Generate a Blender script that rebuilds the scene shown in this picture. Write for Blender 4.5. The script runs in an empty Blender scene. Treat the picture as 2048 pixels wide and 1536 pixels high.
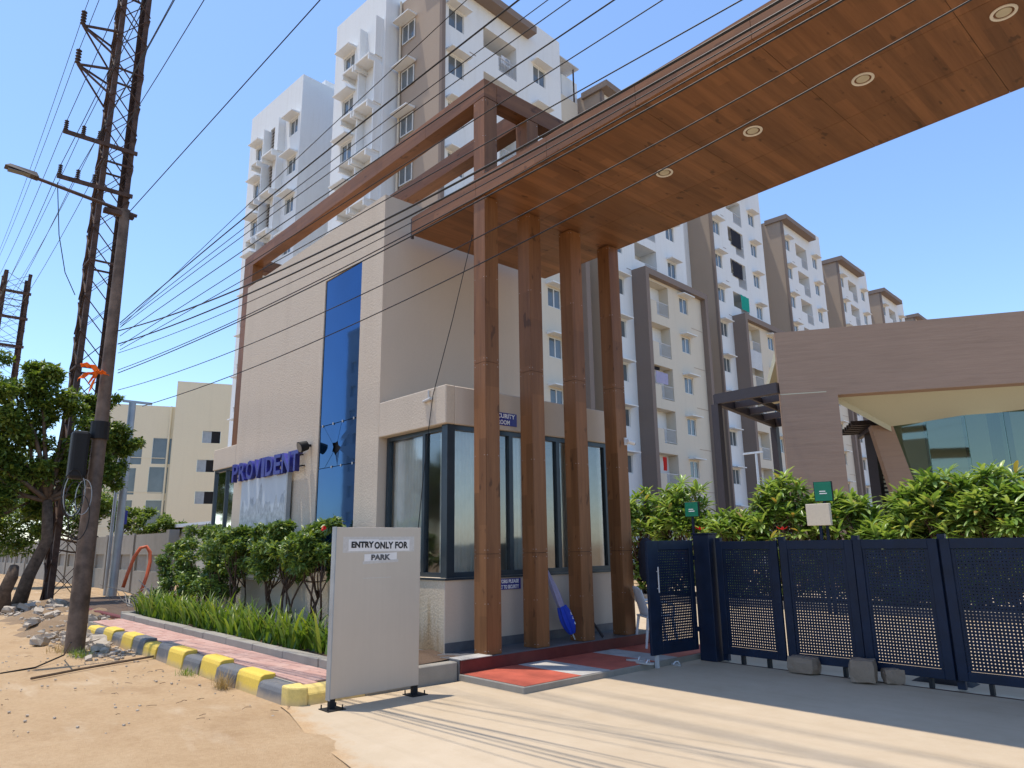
import bpy, bmesh, math, random
import numpy as np
from mathutils import Vector, Matrix
random.seed(7); RNG = np.random.default_rng(7)
S = bpy.context.scene; COL = S.collection
# ------------------------------------------------------------------ camera
YAW, PITCH, ROLL, FPX, CAMZ = 0.83749, 0.22211, -0.013295, 1418.83, 1.6
def _R():
    f = np.array([-math.sin(YAW)*math.cos(PITCH), math.cos(YAW)*math.cos(PITCH), math.sin(PITCH)])
    r = np.array([math.cos(YAW), math.sin(YAW), 0.]); u = np.cross(r, f)
    return np.array([r*math.cos(ROLL)+u*math.sin(ROLL), -r*math.sin(ROLL)+u*math.cos(ROLL), f])
RM = _R(); CP = np.array([0, 0, CAMZ])
cd = bpy.data.cameras.new('camera'); cam = bpy.data.objects.new('camera', cd); COL.objects.link(cam)
cd.sensor_width = 36; cd.lens = FPX/2048*36; cd.clip_end = 3000; cd.clip_start = .05
m3 = Matrix((RM[0], RM[1], -RM[2])).transposed()
cam.matrix_world = Matrix.Translation((0, 0, CAMZ)) @ m3.to_4x4()
S.camera = cam
# ------------------------------------------------------------------ light
SUN = Vector((-.195, -.136, 1)).normalized()
w = bpy.data.worlds.new('World'); S.world = w; w.use_nodes = True
nt = w.node_tree; bg = nt.nodes['Background']; sky = nt.nodes.new('ShaderNodeTexSky')
sky.sky_type = 'NISHITA'; sky.sun_disc = False
sky.sun_elevation = math.asin(SUN.z); sky.sun_rotation = math.atan2(SUN.x, SUN.y)
sky.altitude = 500; sky.air_density = 1.15; sky.dust_density = .6; sky.ozone_density = 6.0
nt.links.new(sky.outputs[0], bg.inputs[0]); bg.inputs[1].default_value = .15
sl = bpy.data.lights.new('sun', 'SUN'); sl.energy = 2.75; sl.angle = math.radians(.53); sl.color = (1, .92, .79)
so = bpy.data.objects.new('sun', sl); COL.objects.link(so); so.rotation_euler = SUN.to_track_quat('Z', 'Y').to_euler(); so.location = (0, 0, 60)
S.view_settings.view_transform = 'Standard'; S.view_settings.look = 'None'; S.view_settings.exposure = .78; S.view_settings.gamma = 1
# ------------------------------------------------------------------ helpers
def ray(x, y): return RM.T @ np.array([(x-1024)/FPX, -(y-768)/FPX, 1])
def at(x, y, **k):                       # pixel of the photograph -> point on a known plane X, Y or Z
    (a, v), = k.items(); i = 'XYZ'.index(a); d = ray(x, y); return CP + d*(v-CP[i])/d[i]
def V3(*a): return np.array(a, float)
OFF = {}
def tag(o, label=None, cat=None, group=None, kind=None):
    if label: o['label'] = label
    if cat: o['category'] = cat
    if group: o['group'] = group
    if kind: o['kind'] = kind
    return o
def root(name, loc, label, cat, group=None, rz=0):
    o = bpy.data.objects.new(name, None); COL.objects.link(o); o.location = loc; o.rotation_euler.z = rz
    o.empty_display_size = .2; OFF[o] = np.array(loc, float); return tag(o, label, cat, group)
class MB:
    def __init__(s): s.v = []; s.f = []
    def add(s, vs, fs):
        n = len(s.v); s.v += [tuple(map(float, p)) for p in vs]; s.f += [tuple(i+n for i in f) for f in fs]; return s
    def box(s, a, b):
        x0, y0, z0 = map(min, zip(a, b)); x1, y1, z1 = map(max, zip(a, b))
        return s.add([(x0,y0,z0),(x1,y0,z0),(x1,y1,z0),(x0,y1,z0),(x0,y0,z1),(x1,y0,z1),(x1,y1,z1),(x0,y1,z1)],
                     [(0,3,2,1),(4,5,6,7),(0,1,5,4),(1,2,6,5),(2,3,7,6),(3,0,4,7)])
    def quad(s, *p): return s.add(p, [tuple(range(len(p)))])
    def bar(s, p, q, w, h=None, up=(0, 0, 1)):       # box beam between two points
        h = h or w; p = np.array(p, float); q = np.array(q, float); d = q-p; d /= np.linalg.norm(d)
        a = np.cross(d, up)
        if np.linalg.norm(a) < 1e-4: a = np.cross(d, (0, 1, 0))
        a /= np.linalg.norm(a); b = np.cross(a, d); c = []
        for e in (p, q):
            for i, j in ((-1,-1),(1,-1),(1,1),(-1,1)): c.append(e+a*w/2*i+b*h/2*j)
        return s.add(c, [(0,3,2,1),(4,5,6,7),(0,1,5,4),(1,2,6,5),(2,3,7,6),(3,0,4,7)])
    def tube(s, pts, rad, n=6, cap=True):
        pts = [np.array(p, float) for p in pts]; m = len(pts)
        if not hasattr(rad, '__len__'): rad = [rad]*m
        vs = []; ref = None
        for i, p in enumerate(pts):
            d = pts[min(i+1, m-1)]-pts[max(i-1, 0)]; d /= (np.linalg.norm(d)+1e-9)
            if ref is None: ref = np.array((0, 0, 1.)) if abs(d[2]) < .9 else np.array((1., 0, 0))
            a = np.cross(d, ref); a /= (np.linalg.norm(a)+1e-9); b = np.cross(d, a); ref = np.cross(a, d)
            for k in range(n):
                t = 2*math.pi*k/n; vs.append(p+(a*math.cos(t)+b*math.sin(t))*rad[i])
        fs = [(i*n+k, i*n+(k+1) % n, (i+1)*n+(k+1) % n, (i+1)*n+k) for i in range(m-1) for k in range(n)]
        if cap: fs += [tuple(range(n))[::-1], tuple(range((m-1)*n, m*n))]
        return s.add(vs, fs)
    def lathe(s, prof, c=(0, 0, 0), n=20):            # profile of (r, z)
        vs = [(c[0]+r*math.cos(2*math.pi*k/n), c[1]+r*math.sin(2*math.pi*k/n), c[2]+z) for r, z in prof for k in range(n)]
        return s.add(vs, [(i*n+k, i*n+(k+1) % n, (i+1)*n+(k+1) % n, (i+1)*n+k) for i in range(len(prof)-1) for k in range(n)])
    def prism(s, poly, axis, a, b):                   # 2-D outline pushed along an axis
        def P(p, t): return {'x': (t, p[0], p[1]), 'y': (p[0], t, p[1]), 'z': (p[0], p[1], t)}[axis]
        n = len(poly)
        return s.add([P(p, a) for p in poly]+[P(p, b) for p in poly],
                     [tuple(range(n)), tuple(range(n, 2*n))[::-1]]+[(i, i+n, (i+1) % n+n, (i+1) % n) for i in range(n)])
    def facade(s, o, U, V, N, w, h, ops, d):          # wall face with rectangular openings and reveals of depth d
        o, U, V, N = map(lambda q: np.array(q, float), (o, U, V, N)); P = lambda a, b, c=0: o+U*a+V*b+N*c
        xs = sorted({0, w, *[q for p in ops for q in p[:2]]}); ys = sorted({0, h, *[q for p in ops for q in p[2:4]]})
        for i in range(len(xs)-1):
            for j in range(len(ys)-1):
                cx, cy = (xs[i]+xs[i+1])/2, (ys[j]+ys[j+1])/2
                if any(p[0] < cx < p[1] and p[2] < cy < p[3] for p in ops): continue
                s.quad(P(xs[i],ys[j]), P(xs[i+1],ys[j]), P(xs[i+1],ys[j+1]), P(xs[i],ys[j+1]))
        for p in ops:
            a, b, c, e = p[:4]; dd = p[4] if len(p) > 4 else d
            for q in (((a,c),(b,c)), ((b,c),(b,e)), ((b,e),(a,e)), ((a,e),(a,c))):
                s.quad(P(*q[0]), P(*q[0], -dd), P(*q[1], -dd), P(*q[1]))
        return s
    def mesh(s, name, mat, off=(0, 0, 0), smooth=False, bevel=0, seg=1):
        me = bpy.data.meshes.new(name); o = np.array(off, float)
        me.from_pydata([tuple(np.array(p)-o) for p in s.v] if np.any(o) else s.v, [], s.f)
        if bevel or True:
            bm = bmesh.new(); bm.from_mesh(me)
            if bevel:
                bmesh.ops.bevel(bm, geom=[e for e in bm.edges if e.is_manifold and e.calc_face_angle(0) > .5], offset=bevel, segments=seg, affect='EDGES', profile=.5)
            bmesh.ops.recalc_face_normals(bm, faces=bm.faces); bm.to_mesh(me); bm.free()
        me.materials.append(mat)
        if smooth:
            for p in me.polygons: p.use_smooth = True
            if smooth != 'all':
                me.set_sharp_from_angle(angle=math.radians(40))
        return me
def link(name, me, parent=None, loc=(0, 0, 0), rot=None):
    o = bpy.data.objects.new(name, me); COL.objects.link(o); o.parent = parent; o.location = loc
    if rot is not None: o.rotation_euler = rot
    return o
def rootoff(p):
    while p is not None and p not in OFF: p = p.parent
    return OFF[p] if p is not None else np.zeros(3)
def part(name, mb, mat, parent, local=False, **k):    # mesh child; world coordinates unless local
    return link(name, mb.mesh(name, mat, (0, 0, 0) if local else rootoff(parent), **k), parent)
def solo(name, mb, mat, label, cat, group=None, loc=(0, 0, 0), **k):   # thing that is one mesh
    o = link(name, mb.mesh(name, mat, loc, **k), None, loc); OFF[o] = np.array(loc, float); return tag(o, label, cat, group)
def struct(name, mb, mat, **k):
    o = link(name, mb.mesh(name, mat, **k)); OFF[o] = np.zeros(3); return tag(o, kind='structure')
def copy_tree(o, parent=None):
    c = o.copy(); COL.objects.link(c); c.parent = parent
    for ch in list(o.children): copy_tree(ch, c)
    return c
def arr_mesh(name, verts, faces, mat, parent=None, smooth=False):      # fast numpy mesh, faces (n,k)
    me = bpy.data.meshes.new(name); verts = np.asarray(verts, np.float32); faces = np.asarray(faces, np.int32); n, k = faces.shape
    me.vertices.add(len(verts)); me.vertices.foreach_set('co', verts.ravel()); me.loops.add(n*k); me.loops.foreach_set('vertex_index', faces.ravel())
    me.polygons.add(n); me.polygons.foreach_set('loop_start', np.arange(0, n*k, k, dtype=np.int32)); me.update(calc_edges=True); me.materials.append(mat)
    if smooth: me.polygons.foreach_set('use_smooth', np.ones(n, bool))
    return me
# ------------------------------------------------------------------ materials
def srgb(r, g, b): return tuple(((c/255)/12.92 if c/255 <= .04045 else ((c/255+.055)/1.055)**2.4) for c in (r, g, b))
class Mat:
    def __init__(s, name, rough=.7, spec=.4, metal=0):
        s.m = bpy.data.materials.new(name); s.m.use_nodes = True; s.nt = s.m.node_tree; s.N = s.nt.nodes; s.L = s.nt.links
        s.b = s.N['Principled BSDF']; s.b.inputs['Roughness'].default_value = rough; s.b.inputs['Specular IOR Level'].default_value = spec
        s.b.inputs['Metallic'].default_value = metal; s._p = None
    def pos(s, scale=(1, 1, 1)):
        if not s._p: s._p = s.N.new('ShaderNodeNewGeometry').outputs['Position']
        if scale == (1, 1, 1): return s._p
        mp = s.N.new('ShaderNodeMapping'); mp.inputs['Scale'].default_value = scale; s.L.new(s._p, mp.inputs[0]); return mp.outputs[0]
    def noise(s, sc, det=4, rough=.6, scale=(1, 1, 1), dist=0):
        n = s.N.new('ShaderNodeTexNoise'); n.inputs['Scale'].default_value = sc; n.inputs['Detail'].default_value = det; n.inputs['Roughness'].default_value = rough
        n.inputs['Distortion'].default_value = dist; s.L.new(s.pos(scale), n.inputs['Vector']); return n.outputs['Fac']
    def ramp(s, fac, stops):
        r = s.N.new('ShaderNodeValToRGB'); e = r.color_ramp.elements
        while len(e) < len(stops): e.new(.5)
        for i, (p, c) in enumerate(stops): e[i].position = p; e[i].color = (*c, 1) if hasattr(c, '__len__') else (c, c, c, 1)
        s.L.new(fac, r.inputs[0]); return r.outputs[0]
    def mix(s, fac, a, b, mode='MIX'):
        n = s.N.new('ShaderNodeMix'); n.data_type = 'RGBA'; n.blend_type = mode
        for sock, v in ((n.inputs[0], fac), (n.inputs[6], a), (n.inputs[7], b)):
            if hasattr(v, 'links'): s.L.new(v, sock)
            elif hasattr(v, '__len__'): sock.default_value = (*v[:3], 1)
            else: sock.default_value = v
        return n.outputs[2]
    def math(s, op, a, b=0, c=0):
        n = s.N.new('ShaderNodeMath'); n.operation = op
        for i, v in enumerate((a, b, c)):
            if hasattr(v, 'links'): s.L.new(v, n.inputs[i])
            else: n.inputs[i].default_value = v
        return n.outputs[0]
    def rnd(s):
        return s.N.new('ShaderNodeObjectInfo').outputs['Random']
    def col(s, c):
        if hasattr(c, 'links'): s.L.new(c, s.b.inputs['Base Color'])
        else: s.b.inputs['Base Color'].default_value = (*c[:3], 1)
        return s
    def rough(s, f): s.L.new(f, s.b.inputs['Roughness']); return s
    def bump(s, h, strength=.3, dist=.01):
        b = s.N.new('ShaderNodeBump'); b.inputs['Strength'].default_value = strength; b.inputs['Distance'].default_value = dist
        s.L.new(h, b.inputs['Height']); s.L.new(b.outputs[0], s.b.inputs['Normal']); return s
def mul(c, k): return tuple(x*k for x in c)
def plaster(name, c, var=.12, sc=1.2, grain=60, gs=.35, gd=.006, streak=.0, rough=.85, spec=.25, dirt=(.2, .16, .12)):
    m = Mat(name, rough, spec); a = m.noise(sc, 5, .65)
    base = m.ramp(a, [(.25, mul(c, 1-var)), (.5, c), (.8, mul(c, 1+var*.6))])
    if streak:
        st = m.noise(1.0, 4, .7, (3.2, 3.2, .18)); base = m.mix(m.math('MULTIPLY', m.ramp(st, [(.5, 0), (.75, 1)]), streak), base, dirt)
    f = m.noise(grain, 3, .6); base = m.mix(.5, base, m.ramp(f, [(.3, mul(c, .9)), (.7, mul(c, 1.08))]))
    return m.col(base).bump(f, gs, gd).m
def simple(name, c, rough=.6, spec=.4, metal=0, var=.08, sc=8, bump=0):
    m = Mat(name, rough, spec, metal); a = m.noise(sc, 4, .6)
    m.col(m.ramp(a, [(.3, mul(c, 1-var)), (.7, mul(c, 1+var))]))
    if bump: m.bump(m.noise(sc*6, 3), bump, .004)
    return m.m
def wood(name, axis, c1, c2, c3, rough=.5, strip=.14):
    m = Mat(name, rough, .28); lo, hi = .9, 16
    sc = tuple(lo if k == axis else hi for k in 'xyz'); sb = tuple(.35 if k == axis else 5 for k in 'xyz')
    g = m.noise(1, 6, .7, sc, .4); b = m.noise(1, 3, .5, sb, .2)
    c = m.ramp(g, [(.25, c1), (.5, c2), (.78, c3)]); c = m.mix(.4, c, m.ramp(b, [(.3, c1), (.55, c2), (.8, c3)]))
    x = m.N.new('ShaderNodeSeparateXYZ'); m.L.new(m.pos(), x.inputs[0]); cr = {'x': 2, 'y': 0, 'z': 0}[axis]; ln = 'xyz'.index(axis)
    row = m.math('FLOOR', m.math('DIVIDE', x.outputs[cr], strip)); seg = m.math('FLOOR', m.math('ADD', m.math('DIVIDE', x.outputs[ln], 1.15), m.math('MULTIPLY', row, .37)))
    wn = m.N.new('ShaderNodeTexWhiteNoise'); wn.noise_dimensions = '2D'; cb_ = m.N.new('ShaderNodeCombineXYZ'); m.L.new(row, cb_.inputs[0]); m.L.new(seg, cb_.inputs[1]); m.L.new(cb_.outputs[0], wn.inputs['Vector'])
    c = m.mix(1, c, m.ramp(wn.outputs['Value'], [(0, .80), (1, 1.16)]), 'MULTIPLY')
    kn = m.noise(4.6, 2, .5, tuple(.8 if k == axis else 1.9 for k in 'xyz')); c = m.mix(m.math('MULTIPLY', m.ramp(kn, [(.66, 0), (.72, 1)]), .7), c, mul(c1, .5))
    r = m.rnd(); c = m.mix(1, c, m.ramp(r, [(0, .93), (1, 1.06)]), 'MULTIPLY')
    dust = m.noise(.9, 5, .7); m.rough(m.math('MULTIPLY_ADD', dust, .3, rough-.12))
    return m.col(c).bump(g, .08, .002).m
M = {}
M['wall'] = plaster('beige_textured_plaster', (.56, .47, .37), .10, .7, 34, .6, .014, .34, dirt=(.34, .27, .2))
M['wallsmooth'] = plaster('beige_smooth_plaster', (.55, .46, .37), .07, .8, 90, .12, .003, .18, dirt=(.33, .27, .21))
WC = ((.108, .044, .018), (.198, .086, .035), (.275, .125, .053))
WV = ((.115, .047, .018), (.21, .091, .035), (.295, .136, .055)); M['woodz'] = wood('wood_cladding_vertical', 'z', *WV); M['woodx'] = wood('wood_cladding_along', 'x', *WV); M['woody'] = wood('wood_cladding_across', 'y', *WC)
M['alu'] = simple('dark_blue_grey_aluminium', (.035, .05, .065), .35, .5, .4)
M['navy'] = simple('navy_gate_paint', (.004, .012, .034), .5, .3, 0, .25, 5)
M['white'] = plaster('white_building_paint', (.70, .715, .715), .08, .35, 30, .1, .004, .32, dirt=(.42, .40, .36))
M['cream'] = plaster('cream_building_paint', (.60, .54, .44), .07, .3, 30, .1, .004, .25, dirt=(.36, .32, .26))
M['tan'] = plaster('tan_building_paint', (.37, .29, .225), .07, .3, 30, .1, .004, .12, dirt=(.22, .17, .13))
M['taupe'] = plaster('taupe_building_paint', (.21, .165, .14), .06, .4, 30, .1, .004)
M['farcream'] = plaster('pale_yellow_building_paint', (.74, .66, .48), .06, .2, 20, .1, .004, .12, dirt=(.36, .31, .22))
M['club'] = plaster('brown_ribbed_plaster', (.33, .225, .165), .08, .5, 14, .35, .012, .1, dirt=(.22, .15, .11))
def clubmat():
    m = Mat('brown_troweled_plaster', .85, .22); a = m.noise(.5, 5, .65); t = m.noise(1, 5, .7, (.7, .7, 9)); c0 = (.33, .225, .165)
    c = m.mix(.55, m.ramp(a, [(.3, mul(c0, .88)), (.7, mul(c0, 1.08))]), m.ramp(t, [(.3, mul(c0, .84)), (.5, c0), (.75, mul(c0, 1.14))])); return m.col(c).bump(t, .5, .02).m
M['club'] = clubmat()
M['clubin'] = plaster('pale_soffit_paint', (.52, .50, .38), .05, .6, 40, .05, .002)
M['steelbrown'] = simple('dark_brown_steel', (.045, .034, .036), .5, .4)
M['frame'] = simple('white_window_frame', (.62, .63, .62), .45, .4)
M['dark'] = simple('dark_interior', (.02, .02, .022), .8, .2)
M['black'] = simple('black_rubber', (.012, .012, .013), .6, .3)
M['rail'] = simple('pale_grey_railing', (.5, .5, .5), .5, .4)
M['conc'] = plaster('grey_concrete', (.30, .275, .235), .28, 2.5, 70, .45, .006, .5, dirt=(.12, .10, .08))
M['greytile'] = simple('grey_floor_tile', (.12, .12, .13), .4, .4, 0, .2, 6)
M['redpaint'] = simple('red_floor_paint', (.46, .10, .06), .6, .35, 0, .18, 4, .15)
M['maroon'] = simple('maroon_riser_paint', (.13, .025, .02), .55, .35, 0, .2, 5, .15)
M['palegrey'] = simple('pale_grey_floor_paint', (.42, .40, .37), .65, .3, 0, .18, 5, .15)
M['galv'] = simple('galvanised_steel', (.34, .36, .38), .45, .5, .5, .12, 3)
M['rust'] = simple('rusty_dark_steel', (.075, .045, .034), .75, .3, .2, .45, 5, .3)
M['paintedsteel'] = simple('weathered_steel_pole', (.135, .095, .07), .7, .35, .2, .5, 4, .3)
M['cable'] = simple('black_cable', (.010, .010, .011), .55, .4)
M['orange'] = simple('orange_plastic_pipe', (.62, .12, .04), .5, .4)
M['orangecloth'] = simple('orange_cloth', (.8, .16, .02), .8, .2)
M['whitepl'] = simple('white_plastic', (.62, .63, .65), .4, .45)
M['bark'] = simple('bark', (.10, .07, .05), .9, .15, 0, .4, 9, .6)
M['stem'] = simple('shrub_stem', (.085, .055, .04), .9, .15, 0, .35, 12, .5)
M['signblue'] = simple('sign_blue', (.018, .02, .22), .4, .45)
M['letterblue'] = simple('letter_blue', (.025, .03, .24), .35, .5, 0, .15)
M['letterside'] = simple('letter_side_blue', (.012, .012, .06), .4, .5)
M['letterwhite'] = simple('letter_white', (.8, .8, .8), .5, .3)
M['ink'] = simple('black_print', (.03, .03, .032), .7, .2)
M['greyink'] = simple('faded_print', (.12, .12, .125), .7, .2, 0, .6, 60)
M['paper'] = simple('white_paper', (.72, .70, .68), .8, .2, 0, .05, 12)
M['tape'] = simple('clear_tape_on_steel', (.52, .49, .46), .35, .5, 0, .1, 30)
M['rock'] = plaster('stone', (.27, .20, .145), .25, 6, 60, .7, .01)
M['rubble'] = plaster('rubble_stone', (.42, .36, .29), .3, 5, 60, .6, .01)
M['soil'] = plaster('dark_soil', (.12, .08, .055), .3, 4, 50, .9, .02)
M['dirt'] = plaster('brown_dirt', (.24, .165, .10), .35, 2.5, 40, .9, .02)
M['greensign'] = simple('green_sign_face', (.005, .17, .10), .4, .4)
M['tarp'] = simple('green_cloth', (.01, .30, .22), .8, .2)
M['redcloth'] = simple('red_cloth', (.5, .02, .015), .8, .2)
M['darkcloth'] = simple('dark_cloth', (.03, .03, .04), .9, .1)
M['bluecloth'] = simple('blue_umbrella_cloth', (.02, .06, .50), .55, .3)
M['palecloth'] = simple('lavender_umbrella_cloth', (.33, .31, .45), .6, .3)
M['redflower'] = simple('red_petals', (.65, .02, .03), .6, .3)
M['whiteflower'] = simple('white_petals', (.8, .75, .6), .6, .3)
def leafmat(name, stops, trans=.35, rough=.45):
    m = Mat(name, rough, .45); g = m.N.new('ShaderNodeNewGeometry'); c = m.ramp(g.outputs['Random Per Island'], stops); m.col(c)
    t = m.N.new('ShaderNodeBsdfTranslucent'); m.L.new(m.mix(1, c, (1.25, 1.2, .5), 'MULTIPLY'), t.inputs[0])
    x = m.N.new('ShaderNodeMixShader'); x.inputs[0].default_value = trans; m.L.new(m.b.outputs[0], x.inputs[1]); m.L.new(t.outputs[0], x.inputs[2])
    m.L.new(x.outputs[0], m.N['Material Output'].inputs[0]); return m.m
M['leaf_tree'] = leafmat('tree_leaf', [(0, (.05, .09, .02)), (.5, (.12, .185, .035)), (1, (.25, .32, .06))], .42)
M['leaf_ixora'] = leafmat('ixora_leaf', [(0, (.05, .10, .03)), (.5, (.12, .20, .05)), (.85, (.21, .30, .075)), (1, (.34, .38, .05))], .32, .38)
M['leaf_hedge'] = leafmat('frangipani_leaf', [(0, (.09, .17, .035)), (.45, (.21, .33, .075)), (.95, (.38, .47, .15)), (1, (.36, .24, .07))], .35, .32)
M['leaf_lily'] = leafmat('lily_leaf', [(0, (.07, .14, .025)), (.6, (.16, .25, .035)), (.94, (.30, .35, .06)), (1, (.36, .25, .06))], .4, .4)
M['dry'] = leafmat('dry_grass', [(0, (.25, .16, .06)), (1, (.45, .33, .16))], .2, .8)
def glass(name, tint, refl=(1, 1, 1), rough=.01, ior=1.5, trans=.6, boost=.05):
    m = Mat(name); N, L = m.N, m.L; N.remove(m.b)
    f = N.new('ShaderNodeFresnel'); f.inputs[0].default_value = ior
    t = N.new('ShaderNodeBsdfTransparent'); t.inputs[0].default_value = (*tint, 1)
    g = N.new('ShaderNodeBsdfGlossy'); g.inputs[0].default_value = (*refl, 1); g.inputs[1].default_value = rough
    a = N.new('ShaderNodeMath'); a.operation = 'ADD'; a.inputs[1].default_value = boost; a.use_clamp = True; L.new(f.outputs[0], a.inputs[0])
    x = N.new('ShaderNodeMixShader'); L.new(a.outputs[0], x.inputs[0]); L.new(t.outputs[0], x.inputs[1]); L.new(g.outputs[0], x.inputs[2])
    L.new(x.outputs[0], N['Material Output'].inputs[0]); return m.m
M['glass'] = glass('clear_grey_glass', (.80, .84, .83), boost=.12, rough=.07)
M['farglass'] = simple('window_glass_dark', (.10, .12, .135), .08, .8, 0, .3, .6)
M['clubglass'] = glass('green_tinted_glass', (.34, .46, .40), (.8, .95, .88), boost=.11, rough=.03)
def blueglass():
    m = Mat('blue_reflective_glass', .03, .9, .0); a = m.noise(.8, 2); m.col(m.ramp(a, [(.3, (.008, .065, .175)), (.7, (.011, .08, .21))]))
    m.b.inputs['Metallic'].default_value = .9; m.bump(m.noise(1.3, 2), .03, .01); return m.m
M['blueglass'] = blueglass()
def boardmat():
    m = Mat('satin_steel_panel', .4, .5, .25); a = m.noise(1.1, 4); b = m.noise(2, 5, .7, (14, 14, .6))
    m.col(m.mix(.25, m.ramp(a, [(.3, (.49, .42, .345)), (.7, (.54, .465, .385))]), m.ramp(b, [(.35, (.48, .41, .335)), (.7, (.55, .475, .395))]))); m.rough(m.math('MULTIPLY_ADD', b, .08, .38)); return m.m
M['board'] = boardmat()
def groundmat():
    m = Mat('sandy_ground', .95, .12); a = m.noise(.35, 6, .6); b = m.noise(2.2, 6, .7); f = m.noise(22, 5, .75); g = m.noise(90, 3, .6)
    c = m.ramp(a, [(.3, (.36, .235, .125)), (.5, (.44, .30, .17)), (.72, (.50, .37, .235))])
    c = m.mix(.4, c, m.ramp(b, [(.3, (.32, .20, .10)), (.55, (.45, .315, .18)), (.8, (.54, .415, .275))]))
    c = m.mix(.35, c, m.ramp(f, [(.3, (.29, .185, .10)), (.6, (.48, .345, .215))])); c = m.mix(m.math('MULTIPLY', m.ramp(g, [(.66, 0), (.74, 1)]), .5), c, (.24, .17, .11))
    d_ = m.noise(.9, 5, .65, (1, 1.8, 1), .6); c = m.mix(m.math('MULTIPLY', m.ramp(d_, [(.55, 0), (.70, 1)]), .45), c, (.27, .165, .085)); l_ = m.noise(1.6, 4, .6, (.5, 1.6, 1), .4); c = m.mix(m.math('MULTIPLY', m.ramp(l_, [(.58, 0), (.74, 1)]), .4), c, (.58, .47, .34))
    return m.col(c).bump(m.math('ADD', m.math('ADD', m.math('MULTIPLY', f, .6), g), m.math('MULTIPLY', b, 1.5)), .85, .014).m
M['ground'] = groundmat()
def drivemat():
    m = Mat('worn_concrete_drive', .85, .2); a = m.noise(.5, 6, .6); b = m.noise(3, 6, .7); f = m.noise(45, 4, .7); st = m.noise(1, 4, .6, (.35, 5, 1))
    c = m.ramp(a, [(.3, (.44, .345, .235)), (.55, (.50, .40, .28)), (.75, (.54, .44, .32))]); c = m.mix(.3, c, m.ramp(b, [(.35, (.41, .315, .21)), (.7, (.55, .45, .33))]))
    c = m.mix(m.math('MULTIPLY', m.ramp(st, [(.52, 0), (.75, 1)]), .3), c, (.36, .28, .19))
    c = m.mix(m.math('MULTIPLY', m.ramp(f, [(.64, 0), (.74, 1)]), .35), c, (.33, .27, .2))
    # sand blown over the road-side edge, patchy
    x = m.N.new('ShaderNodeSeparateXYZ'); m.L.new(m.pos(), x.inputs[0])
    e = m.math('SUBTRACT', m.math('MULTIPLY_ADD', x.outputs[0], -.22, 1.95), x.outputs[1])   # >0 outside the edge line
    e = m.math('ADD', m.math('MULTIPLY', e, 1.6), m.math('MULTIPLY_ADD', b, 1.6, -.35)); c = m.mix(m.math('MULTIPLY', m.ramp(e, [(.3, 0), (.75, 1)]), .9), c, m.ramp(f, [(.3, (.36, .22, .105)), (.7, (.50, .34, .19))]))
    return m.col(c).bump(f, .35, .006).m
M['drive'] = drivemat()
def pavermat():
    m = Mat('pink_paver', .85, .2); r = m.rnd(); c = m.ramp(r, [(0, (.40, .215, .18)), (.5, (.46, .27, .225)), (1, (.50, .325, .275))])
    f = m.noise(30, 4, .7); c = m.mix(.35, c, m.ramp(f, [(.3, (.40, .25, .20)), (.7, (.60, .42, .35))])); return m.col(c).bump(f, .4, .005).m
M['paver'] = pavermat()
def kerbpaint(name, c, wear):
    m = Mat(name, .75, .3); a = m.noise(3.5, 6, .7); f = m.noise(40, 4, .7)
    k = m.mix(m.math('MULTIPLY', m.ramp(a, [(.56, 0), (.74, 1)]), wear), m.ramp(f, [(.3, mul(c, .88)), (.7, mul(c, 1.08))]), (.40, .33, .25))
    x = m.N.new('ShaderNodeSeparateXYZ'); m.L.new(m.pos(), x.inputs[0])
    d = m.math('ADD', m.math('MULTIPLY', x.outputs[2], -9), m.math('MULTIPLY_ADD', a, 1.2, .1)); k = m.mix(m.math('MULTIPLY', m.ramp(d, [(0, 0), (.6, 1)]), .65), k, (.44, .33, .21))
    return m.col(k).bump(f, .3, .004).m
M['kyellow'] = kerbpaint('yellow_kerb_paint', (.70, .49, .08), .55); M['kblack'] = kerbpaint('dark_kerb_paint', (.135, .137, .142), .5)
M['kpale'] = kerbpaint('worn_yellow_kerb_paint', (.68, .52, .17), .55)
def bedwall():
    m = Mat('stained_plaster', .9, .2); a = m.noise(1, 5, .7, (5, 5, .5)); f = m.noise(34, 3, .6); x = m.N.new('ShaderNodeSeparateXYZ'); m.L.new(m.pos(), x.inputs[0])
    c = m.ramp(f, [(.3, (.50, .41, .30)), (.7, (.60, .50, .38))]); d = m.math('ADD', m.math('MULTIPLY_ADD', x.outputs[2], -.9, .62), m.math('MULTIPLY_ADD', a, 1.9, -.7))
    c = m.mix(m.math('MULTIPLY', m.ramp(d, [(.2, 0), (.65, 1)]), .7), c, (.33, .20, .085)); return m.col(c).bump(f, .5, .012).m
M['stained'] = bedwall()
def poster():
    m = Mat('faded_poster_print', .5, .4); x = m.N.new('ShaderNodeSeparateXYZ'); m.L.new(m.pos(), x.inputs[0]); Z = x.outputs[2]
    tall = m.noise(1, 1, .5, (3.3, .01, .01)); det = m.noise(1, 4, .8, (22, 1, 7)); tr = m.noise(7, 4, .8)
    top = m.math('MULTIPLY_ADD', tall, 1.9, 1.55); inb = m.math('MULTIPLY', m.math('LESS_THAN', Z, top), m.math('GREATER_THAN', Z, 2.2))
    c = m.mix(m.math('MULTIPLY', inb, m.ramp(det, [(.3, .85), (.65, .1)])), (.46, .51, .56), (.13, .155, .18))
    g = m.math('LESS_THAN', Z, m.math('MULTIPLY_ADD', tr, .35, 2.08)); c = m.mix(g, c, m.ramp(tr, [(.35, (.20, .23, .24)), (.6, (.42, .46, .49))]))
    c = m.mix(m.math('LESS_THAN', Z, 1.98), c, m.ramp(tr, [(.4, (.38, .42, .46)), (.7, (.50, .54, .58))])); return m.col(c).m
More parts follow.
